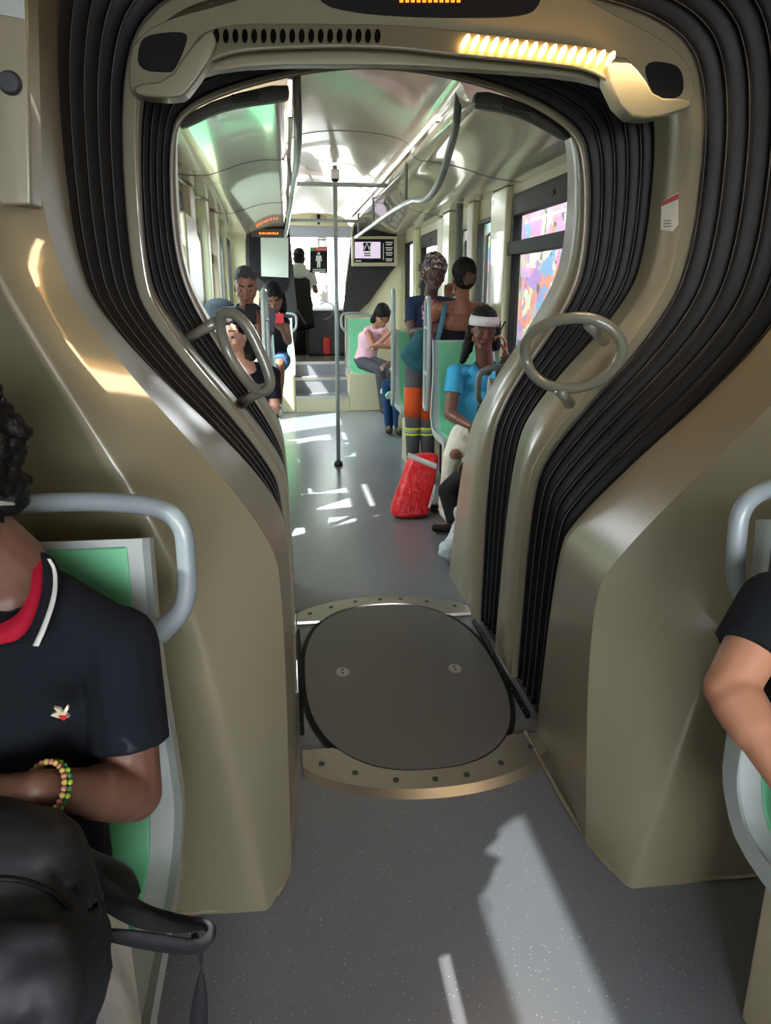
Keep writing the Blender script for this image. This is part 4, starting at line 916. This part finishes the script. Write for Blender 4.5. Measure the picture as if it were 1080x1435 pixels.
J['hpb'] = V((1.26, 4.42, .52)); J['hpa'] = V((1.42, 4.45, .52)); J['knb'] = at(628, 688, 4.52); J['kna'] = at(648, 690, 4.66); J['anb'] = V((1.02, 4.42, .09)); J['tob'] = at(612, 752, 4.45); J['tob'].z = .035; J['ana'] = V((1.05, 4.86, .09)); J['toa'] = V((.97, 4.88, .04))
person('passenger in black trousers bent over, mostly hidden behind the right frame', J, (122, 84, 68), .006, 1.0, shirt=cloth((40, 46, 64)), pants=cloth((26, 27, 31), .8, .6, 10), shoes=cloth((18, 18, 20), .6), hair=hair_cap, sleeve=1.75)
# ---- standing woman with turban -------------------------------------------------------------------------------
def standing(x, y, face, k=1.0, z=0):
    a = math.radians(face); F_ = V((math.sin(a), -math.cos(a), 0)); Rr = V((-math.cos(a), -math.sin(a), 0))
    pel = V((x, y, z + .93 * k)); J = dict(pel=pel, ch=pel + V((0, 0, .32 * k)), nk=pel + V((0, 0, .49 * k)), hd=pel + V((0, 0, .64 * k)) + F_ * .025, face=F_, up=V((0, 0, 1)), front=F_)
    for q, s_ in (('a', 1), ('b', -1)):
        R_ = Rr * s_; J['sh' + q] = J['nk'] + R_ * .165 * k + V((0, 0, -.05)); J['el' + q] = J['sh' + q] + R_ * .05 + V((0, 0, -.27 * k)); J['wr' + q] = J['el' + q] + V((0, 0, -.22 * k)) + F_ * .08
        J['hp' + q] = pel + R_ * .085 + V((0, 0, -.04)); J['kn' + q] = pel + R_ * .10 + V((0, 0, -.45 * k)) + F_ * .02; J['an' + q] = pel + R_ * .11 + V((0, 0, -.85 * k)); J['to' + q] = J['an' + q] + F_ * .15 + V((0, 0, -.035))
    return J
J = standing(1.08, 5.95, -20, .97)
J['hd'] = at(609, 384, 5.78); J['nk'] = at(603, 420, 5.85); J['ch'] = at(600, 450, 5.9); J['face'] = V((.12, -1, -.05)); J['up'] = V((.22, 0, 1)); J['sha'] = at(577, 425, 5.88); J['shb'] = at(636, 428, 5.88)
J['ela'] = at(577, 466, 5.84); J['wra'] = at(600, 462, 5.66); J['ha'] = (V((.8, -.3, .2)), V((.2, .8, -.3)), V((0, 0, 1)), .7); J['pel'] = at(592, 505, 5.95)
for q, xk, xa in (('a', 578, 578), ('b', 598, 600)):
    J['hp' + q] = at(582 if q == 'a' else 602, 512, 5.95); J['kn' + q] = at(xk, 590, 5.9); J['an' + q] = at(xa, 663, 5.9); J['to' + q] = at(xa - 3, 672, 5.76); J['an' + q].z = .09; J['to' + q].z = .045
GRY = cloth((84, 84, 88), .85, .5, 12)
def pattern(m, cols, scale):
    n = m.node_tree.nodes; l = m.node_tree.links; b = n['Principled BSDF']; last = b.inputs['Base Color'].links[0].from_socket; tc = n['Texture Coordinate']
    for i, c in enumerate(cols):
        mp = n.new('ShaderNodeMapping'); mp.inputs['Location'].default_value = (i * 3.3, i * 5.1, i * 2.7); l.new(tc.outputs['Object'], mp.inputs[0])
        nz = n.new('ShaderNodeTexNoise'); nz.inputs['Scale'].default_value = scale; nz.inputs['Detail'].default_value = 1; l.new(mp.outputs[0], nz.inputs['Vector'])
        g = n.new('ShaderNodeMath'); g.operation = 'GREATER_THAN'; g.inputs[1].default_value = .56; l.new(nz.outputs['Fac'], g.inputs[0])
        mx = n.new('ShaderNodeMix'); mx.data_type = 'RGBA'; l.new(g.outputs[0], mx.inputs[0]); l.new(last, mx.inputs[6]); mx.inputs[7].default_value = lin(c); last = mx.outputs[2]
    l.new(last, b.inputs['Base Color']); return m
TUR = pattern(mat('turban_print', (96, 84, 92), .8, bump=.4), [(196, 176, 150), (54, 48, 58)], 34)
def turban(t, P, mt, k, m):
    mb = MB(); mb.ball(P(0, -.028, .05), (.088 * k, .104 * k, .092 * k), 22, 16, mt)
    mb.ball(P(.01, -.055, .10), (.070 * k, .075 * k, .055 * k), 18, 12, mt)
    for i in range(4): mb.seg(P(-.07, -.0 - i * .02, .075 + i * .012), P(.075, .02 - i * .02, .06 + i * .014), .012 * k, .012 * k)
    mb.seg(P(.082, -.01, .01), P(.088, .0, -.11), .012 * k, .010 * k)
    bake(mb, 'headscarf', .006, 1, [TUR], t)
PNK = pattern(mat('pink_print', (196, 122, 146), .8, bump=.3), [(232, 190, 200), (120, 50, 80)], 36)
NVY = cloth((40, 54, 84), .85, .5, 12)
tw = person('standing woman in patterned headscarf and navy and pink top, in work trousers with orange panels', J, (84, 56, 52), .005, .97, shirt=NVY, pants=GRY, shoes=cloth((40, 40, 42)), hair=turban, w=1.0, sleeve=.6)
mb = MB(); sd_ = (J['shb'] - J['sha']).normalized()
mb.seg(J['ch'].lerp(J['nk'], .7) + V((0, -.012, 0)), J['ch'].lerp(J['pel'], .45) + V((0, -.01, 0)), (.075, .105), (.10, .098), side=sd_, n=18); bake(mb, 'top_front', .007, 2, [PNK], tw)
ORG = cloth((204, 84, 40), .8, .3, 12); LIM = cloth((196, 226, 60), .6, .1, 12); SIL = cloth((150, 150, 146), .5, .1, 12)
for q in 'ab':
    hp, kn, an = J['hp' + q], J['kn' + q], J['an' + q]; rr = .072
    mb = MB(); mb.seg(hp.lerp(kn, .40), hp.lerp(kn, .93) if q == 'a' else hp.lerp(kn, .98), rr + .013, rr - .0, flat0=True, flat1=True, n=16); mb.build('thigh_panel', ORG, tw, smooth=True)
    for i, (a_, b_, m_) in enumerate(((.12, .16, LIM), (.16, .24, SIL), (.24, .28, LIM))):
        MB().seg(kn.lerp(an, a_), kn.lerp(an, b_), rr - .004, rr - .006, flat0=True, flat1=True, n=18).build('reflective_band', m_, tw, smooth=True)
# ---- woman with bare back -----------------------------------------------------------------------------------------
J = standing(1.36, 5.80, 168, .98)
J['hd'] = at(648, 390, 5.66); J['nk'] = at(648, 422, 5.70); J['ch'] = at(645, 455, 5.74); J['face'] = V((-.08, 1, .0)); J['pel'] = at(641, 520, 5.78)
J['shb'] = at(613, 432, 5.72); J['sha'] = at(680, 434, 5.72); J['elb'] = at(598, 468, 5.80); J['ela'] = at(682, 480, 5.76); J['wrb'] = at(627, 420, 5.95); J['hb'] = (V((.1, .2, 1)), V((.3, 1, 0)), V((1, 0, 0)), .4); J['wra'] = at(680, 500, 6.0)
def bun(t, P, mt, k, m):
    hair_cap(t, P, mt, k, m, [((0, -.06, .0), (.078, .06, .075)), ((0, -.02, .08), (.06, .07, .05))], r=(.084, .1, .094))
    mb = MB(); c = P(0, -.150, -.004)
    for i in range(9):
        a = i * 2.399; r_ = .008 + .024 * math.sqrt(i / 9); mb.ball(c + (mt @ V((math.cos(a) * r_ * 1.2, 0, math.sin(a) * r_ * 1.1))), (.021, .024, .021), 12, 8)
    o, _ = bake(mb, 'hair_bun', .005, 1, [HAIRB], t)
J['wo'] = (0, 0, 0)
bw = person('woman with bare back and hair bun, turned away, in a black strappy top', J, (142, 92, 70), .0055, .98, pants=cloth((36, 38, 46)), shoes=cloth((40, 40, 42)), hair=bun, w=.98)
mb = MB(); sd_ = (J['shb'] - J['sha']).normalized(); wa = J['pel'].lerp(J['ch'], .5)
mb.seg(J['ch'] + V((0, 0, -.03)), wa, (.155, .103), (.135, .098), side=sd_, flat0=True, n=20); mb.seg(wa, J['pel'], (.135, .098), (.156, .112), side=sd_, flat1=True, n=20); bake(mb, 'top', .006, 2, [cloth((22, 22, 30), .6, .7, 18)], bw)
MB().tube([J['shb'] + V((.055, -.04, .035)), J['shb'] + V((.03, -.10, -.02)), J['shb'] + V((.0, -.13, -.14)), J['shb'] + V((-.03, -.12, -.26))], .019, n=8, flat=.3, side=(1, 0, 0)).build('bag_strap', mat('teal_strap', (70, 120, 134), .8), bw, smooth=True)
MB().tube([J['sha'] + V((-.03, -.02, .05)), J['sha'] + V((.0, -.055, -.01)), J['sha'] + V((.02, -.07, -.10))], .006, n=6).build('strap', M['black'], bw, smooth=True)
tb = thing('shoulder_bag', (1.04, 5.7, 1.0), 'teal cloth shoulder bag hanging at the side of the bare-backed woman', 'bag')
TEAL = cloth((48, 98, 108), .8, .8, 10)
mb = MB(); mb.seg(at(590, 470, 5.62), at(578, 500, 5.62), (.05, .05), (.10, .07), side=(1, 0, 0)); mb.seg(at(592, 480, 5.62), at(586, 510, 5.62), (.08, .05), (.09, .06), side=(1, 0, 0)); bake(mb, 'bag_body', .007, 2, [TEAL], tb)
# ---- left side: man with phone, girl, woman with red phone -----------------------------------------------------------
J = sitting(-.33, 6.0, .66, 10, knees=.12, foot=.26)
J['hd'] = at(344, 402, 5.9); J['nk'] = at(346, 432, 5.96); J['ch'] = at(346, 462, 6.0); J['face'] = V((.06, -1, -.35)); J['sha'] = at(317, 440, 5.98); J['shb'] = at(376, 440, 5.98)
J['ela'] = at(312, 480, 5.86); J['wra'] = at(345, 458, 5.68); J['elb'] = at(372, 485, 5.86); J['wrb'] = at(362, 455, 5.68)
J['ha'] = (V((.35, -.3, .8)), V((.5, -.8, 0)), V((-.8, -.3, .2)), .55); J['hb'] = (V((-.3, -.3, .8)), V((-.4, -.9, 0)), V((.8, -.2, .2)), .55)
J['ha'] = (V((.35, -.2, .85)), V((.2, .9, -.1)), V((-.6, .0, .5)), .6); J['hb'] = (V((-.35, -.2, .85)), V((-.2, .9, -.1)), V((.6, 0, .5)), .6)
def short_hair(t, P, mt, k, m): hair_cap(t, P, mt, k, m, [((0, -.05, .0), (.072, .055, .07))], r=(.0775, .098, .080), c=(0, -.032, .053), vox=.006)
def beard_none(*a): pass
seat(-.33, 6.18, .66, 0, 'left podium seat under the man with the phone', w=.45, handle=False)
mp = person('older man in grey-blue shirt looking down at a black phone', J, (146, 98, 80), .0055, 1.0, shirt=cloth((108, 118, 134), .85, .6, 14), pants=cloth((70, 76, 88)), shoes=cloth((40, 40, 42)), hair=short_hair, hairm=mat('grey_hair', (52, 50, 50), .7, bump=.6, scale=200), sleeve=.6, coll=cloth((28, 36, 46), .8, .2, 10))
ph = thing('phone', (0, 0, 0), 'black phone held up by the older man', 'phone')
MB().box((-.038, -.005, -.075), (.038, .005, .075), Matrix.Translation(at(351, 440, 5.62)) @ Matrix.Rotation(-.25, 4, 'X')).build('phone_body', M['black'], ph, bevel=.004)
J = sitting(-.30, 4.74, .48, -8, knees=.11, foot=.0)
J['hd'] = at(327, 468, 4.45); J['nk'] = at(345, 512, 4.58); J['ch'] = at(352, 548, 4.65); J['face'] = V((-.42, -.9, -.10)); J['sha'] = at(322, 535, 4.55); J['shb'] = at(382, 525, 4.68); J['elb'] = at(385, 575, 4.6); J['up'] = V((.12, 0, 1))
def long_hair(t, P, mt, k, m): hair_cap(t, P, mt, k, m, [((0, -.06, .0), (.086, .075, .10)), ((0, -.08, -.05), (0, -.10, -.18, .065, .05)), ((-.075, -.03, .03), (-.085, -.05, -.12, .03, .035)), ((.075, -.03, .03), (.085, -.05, -.12, .03, .035))], r=(.086, .102, .094), vox=.006)
gl = person('girl with long dark hair whose pale face shows inside the left oval hoop', J, (204, 158, 138), .0055, .93, shirt=cloth((24, 28, 42)), pants=cloth((40, 44, 60)), shoes=cloth((200, 200, 200)), hair=long_hair, w=.88, sleeve=.7)
J = sitting(-.10, 6.9, .66, 0, knees=.10, foot=.26, lean=.08)
J['hd'] = at(382, 420, 6.75); J['nk'] = at(384, 450, 6.85); J['face'] = V((.05, -1, -.5)); J['shb'] = at(398, 452, 6.85); J['sha'] = at(362, 452, 6.85); J['ch'] = at(384, 470, 6.9); J['pel'] = at(382, 505, 6.95)
J['elb'] = at(404, 478, 6.75); J['wrb'] = at(396, 462, 6.55); J['hb'] = (V((-.4, -.2, .5)), V((0, .9, 0)), V((-.3, -.3, .8)), .6); J['knb'] = at(391, 512, 6.55); J['anb'] = at(390, 568, 6.6); J['tob'] = at(391, 580, 6.48); J['kna'] = at(372, 512, 6.55); J['ana'] = at(372, 568, 6.6); J['toa'] = at(372, 580, 6.48)
J['hpb'] = at(394, 505, 6.9); J['hpa'] = at(374, 505, 6.9)
DEN = cloth((64, 92, 140), .8, .4, 14)
person('passenger in denim shorts and white trainers holding a red phone', J, (134, 92, 76), .006, .97, shirt=cloth((30, 30, 36)), pants=DEN, shoes=cloth((222, 224, 228)), hair=long_hair, w=.95, sleeve=.1, legs=0)
ph = thing('phone', (0, 0, 0), 'red phone held by the passenger in denim shorts', 'phone')
MB().box((-.045, -.005, -.04), (.045, .005, .04), Matrix.Translation(at(390, 446, 6.5))).build('phone_body', mat('red_phone', (226, 30, 50), .4), ph, bevel=.004)
kb = thing('backpack', (0, 0, 0), 'dark blue bag on the seat left of the older man', 'bag')
mb = MB(); mb.seg(at(308, 430, 6.3), at(308, 470, 6.3), (.12, .07), (.14, .09), side=(1, 0, 0)); bake(mb, 'bag_body', .008, 2, [cloth((14, 20, 30))], kb)
# ---- right rear: pink top, jeans leg ------------------------------------------------------------------------------------
J = sitting(1.14, 9.95, .50, -35, lean=.18, knees=.10)
J['hd'] = at(536, 443, 9.55); J['face'] = V((.25, -.8, -.9)); J['nk'] = at(527, 458, 9.75); J['up'] = V((0, -.5, 1)); J['pel'] = at(512, 505, 9.9); J['ch'] = at(518, 475, 9.82); J['shb'] = at(538, 463, 9.7); J['sha'] = at(515, 463, 9.78)
J['ela'] = at(524, 488, 9.5); J['wra'] = at(545, 468, 9.4); J['elb'] = at(548, 485, 9.45); J['wrb'] = at(528, 485, 9.4)
J['hpa'] = at(508, 508, 9.85); J['hpb'] = at(520, 508, 9.85); J['kna'] = at(532, 518, 9.45); J['knb'] = at(545, 515, 9.45); J['ana'] = at(537, 565, 9.4); J['anb'] = at(548, 565, 9.45); J['toa'] = V((J['ana'].x, 9.26, .03)); J['tob'] = V((J['anb'].x, 9.3, .03))
for q in 'ab': J['an' + q].z = .08
person('woman in pale pink top and grey leggings, head down on her arms', J, (158, 108, 88), .007, 1.0, shirt=cloth((214, 168, 184), .8, .6, 16), pants=cloth((62, 62, 70)), shoes=cloth((60, 50, 46)), hair=long_hair, w=.98, sleeve=.12)
J = sitting(1.36, 7.95, .46, -70, knees=.10)
J['knb'] = at(543, 540, 7.95); J['anb'] = at(545, 592, 8.0); J['anb'].z = .09; J['tob'] = V((J['anb'].x - .02, 7.85, .04)); J['kna'] = at(556, 538, 7.85); J['ana'] = at(558, 590, 7.9); J['ana'].z = .09; J['toa'] = V((J['ana'].x, 7.76, .04))
person('seated passenger in blue jeans and dark trainers behind the farther grab loop', J, (120, 84, 68), .007, 1.0, shirt=cloth((90, 96, 100)), pants=cloth((30, 58, 96)), shoes=cloth((50, 52, 44)), hair=short_hair, sleeve=.6)
seat(1.46, 8.0, .46, math.radians(-90), 'green seat under the passenger in blue jeans', w=.45, handle=False)
# ---- driver ------------------------------------------------------------------------------------------------------------------
J = sitting(.24, 11.35, 1.02, 180, knees=.12, foot=.58)
J['hd'] = at(419, 362, 11.25); J['nk'] = J['hd'] + V((.01, .0, -.16)); J['ch'] = J['nk'] + V((.01, 0, -.18)); J['sha'] = J['nk'] + V((.16, 0, -.05)); J['shb'] = J['nk'] + V((-.17, 0, -.05)); J['pel'] = J['ch'] + V((0, .02, -.3))
J['ela'] = J['sha'] + V((.06, .1, -.24)); J['wra'] = J['ela'] + V((-.05, .22, .05)); J['elb'] = J['shb'] + V((-.05, .1, -.24)); J['wrb'] = J['elb'] + V((.05, .22, .05))
person('driver in pale shirt seen from behind in the cab', J, (120, 84, 68), .008, 1.0, shirt=cloth((176, 176, 190)), pants=cloth((40, 44, 60)), shoes=cloth((30, 30, 30)), hair=short_hair, sleeve=.6, eyes=False)

# ------------------------------------------------------------------ bags on the floor
rb = thing('shopping_bag', (.93, 4.85, 0), 'red shopping bag with white band leaning on the floor in the aisle', 'bag')
REDB = mat('red_bag', (216, 14, 30), .38, bump=.8, scale=6, bscale=22, var=.08); REDB.node_tree.nodes['Bump'].inputs['Distance'].default_value = .02
prof_r = [(0, 546, 602, 718, 724), (.12, 545, 604, 708, 716), (.35, 552, 606, 690, 696), (.6, 560, 610, 668, 674), (.85, 569, 614, 642, 650), (1, 574, 616, 629, 639)]
rows = []
for u, xa, xb, ya, yb in prof_r:
    Yc = 4.86 + .10 * u; a = at(xa, ya, Yc); b = at(xb, yb, Yc); z = (a.z + b.z) / 2; z = max(z, .004) if u else .004
    a.z = z - (.0 if u == 0 else .004); b.z = z; dep = .085 * (1 - .35 * u); ring = []
    for s_, d_ in ((.0, 0), (.06, -1), (.35, -1.15), (.65, -1.1), (.94, -1), (1, 0), (.94, 1), (.65, 1.1), (.35, 1.1), (.06, 1)):
        p = a.lerp(b, s_) + V((0, d_ * dep, 0)); ring.append(p + V((noise.noise(p * 9) * .01, noise.noise(p * 11) * .012, 0)) * (1 if u else 0))
    rows.append(ring)
o = MB().grid(rows, closed_v=True, caps=True).build('bag_body', REDB, rb, smooth=True); ss = o.modifiers.new('s', 'SUBSURF'); ss.levels = 2; ss.render_levels = 2
ribbon([at(572,634,4.845), at(590,641,4.838), at(612,650,4.845)], [at(570,641,4.845), at(589,649,4.838), at(611,658,4.845)], 'white_band', M['white_print'], rb, .004)
MB().tube(chaikin([at(600,712,4.78), at(606,690,4.78), at(610,675,4.79), at(606,700,4.78), at(601,712,4.78)], 2), .003, n=6).build('bag_handle', M['white_print'], rb, smooth=True)
wbag = thing('plastic_bag', (.93, 3.98, 0), 'crumpled white plastic bag on the floor beside the right frame', 'bag')
mb = MB(); mb.seg(V((.97, 4.02, .075)), V((1.0, 4.05, .17)), (.10, .06), (.075, .05), side=(1, 0, 0)); mb.seg(V((.885, 3.95, .065)), V((1.05, 4.0, .07)), .064, .07); mb.seg(V((.98, 4.05, .2)), V((.96, 4.1, .27)), .04, .02)
WB = mat('white_bag', (206, 220, 224), .35, bump=1, scale=5, bscale=16, var=.08); WB.node_tree.nodes['Bump'].inputs['Distance'].default_value = .03
o, _ = bake(mb, 'bag_body', .007, 1, [WB], wbag)
for v in o.data.vertices: v.co += v.normal * (noise.noise(v.co * 25) * .014)

# ------------------------------------------------------------------ near-left wall hatch
ht = thing('wall_hatch', (-.5, 1.57, 1.8), 'flat beige hatch with dark round knob on the near left end wall', 'hatch')
MB().prism(rpoly([(-120, -60), (36, -60), (40, 100), (44, 288), (-120, 284)], 1.56, 0), (0, .07, 0)).build('hatch_panel', M['beige'], ht, bevel=.006)
kk = at(15, 117, 1.56); MB().seg(kk, kk + V((0, -.014, 0)), .021, .018, flat0=True, flat1=True, n=20).build('hatch_knob', M['cab_dark'], ht, smooth=False, bevel=.003)
MB().prism(fpoly([(-60, -60), (32, -60), (35, 27), (-60, 8)], 1.557), (0, .004, 0)).build('hatch_label', M['shell'], ht)

# ------------------------------------------------------------------ outside
gr = MB().box((-30, -20, -1.0), (40, 60, -.5)); tag(gr.build('ground_outside', mat('asphalt', (120, 118, 112), .9, scale=2)), kind='structure')
gw = MB().box((3.1, -8, -.5), (3.4, 16, 4.2)); tag(gw.build('graffiti_wall', graffiti_mat()), 'graffiti-covered concrete wall outside the right windows', 'wall', kind='structure')
lw = MB().box((-7.3, -10, -.5), (-7, 30, 3.2)); tag(lw.build('street_wall', mat('pale_wall', (186, 194, 194), .8, scale=1, var=.2)), 'pale street wall outside the left windows', 'wall', kind='structure')
LEAF = mat('leaf_green', (110, 150, 80), .8, scale=2, var=.4)
for i, (x, y, z, r) in enumerate(((-3, 28, 5.4, 2.0), (1.5, 30, 5.6, 2.0), (5, 29, 5.6, 2.2), (9, 33, 6.2, 2.6))):
    t = thing('tree', (x, y, -.5), ('round green tree farthest left beyond the windscreen', 'small green tree straight ahead beyond the windscreen', 'broad green tree right of centre beyond the windscreen', 'large green tree farthest right beyond the windscreen')[i], 'tree')
    MB().tube([(x, y, -.5), (x, y, z)], [.2, .12], n=8).build('trunk', M['dark_trim'], t, smooth=True)
    mb = MB()
    for k in range(500):
        d = V((random.gauss(0, 1), random.gauss(0, 1), random.gauss(0, 1))).normalized() * r * random.uniform(.5, 1); c = V((x, y, z)) + d * .8
        a = V((random.uniform(-1, 1), random.uniform(-1, 1), random.uniform(-1, 1))).normalized() * .25; b = a.cross(V((random.random(), random.random(), 1))).normalized() * .2
        mb.add([c - a, c + b, c + a, c - b], [(0, 1, 2, 3)])
    tag(mb.build('crown', LEAF, t, fixn=False), kind='stuff')
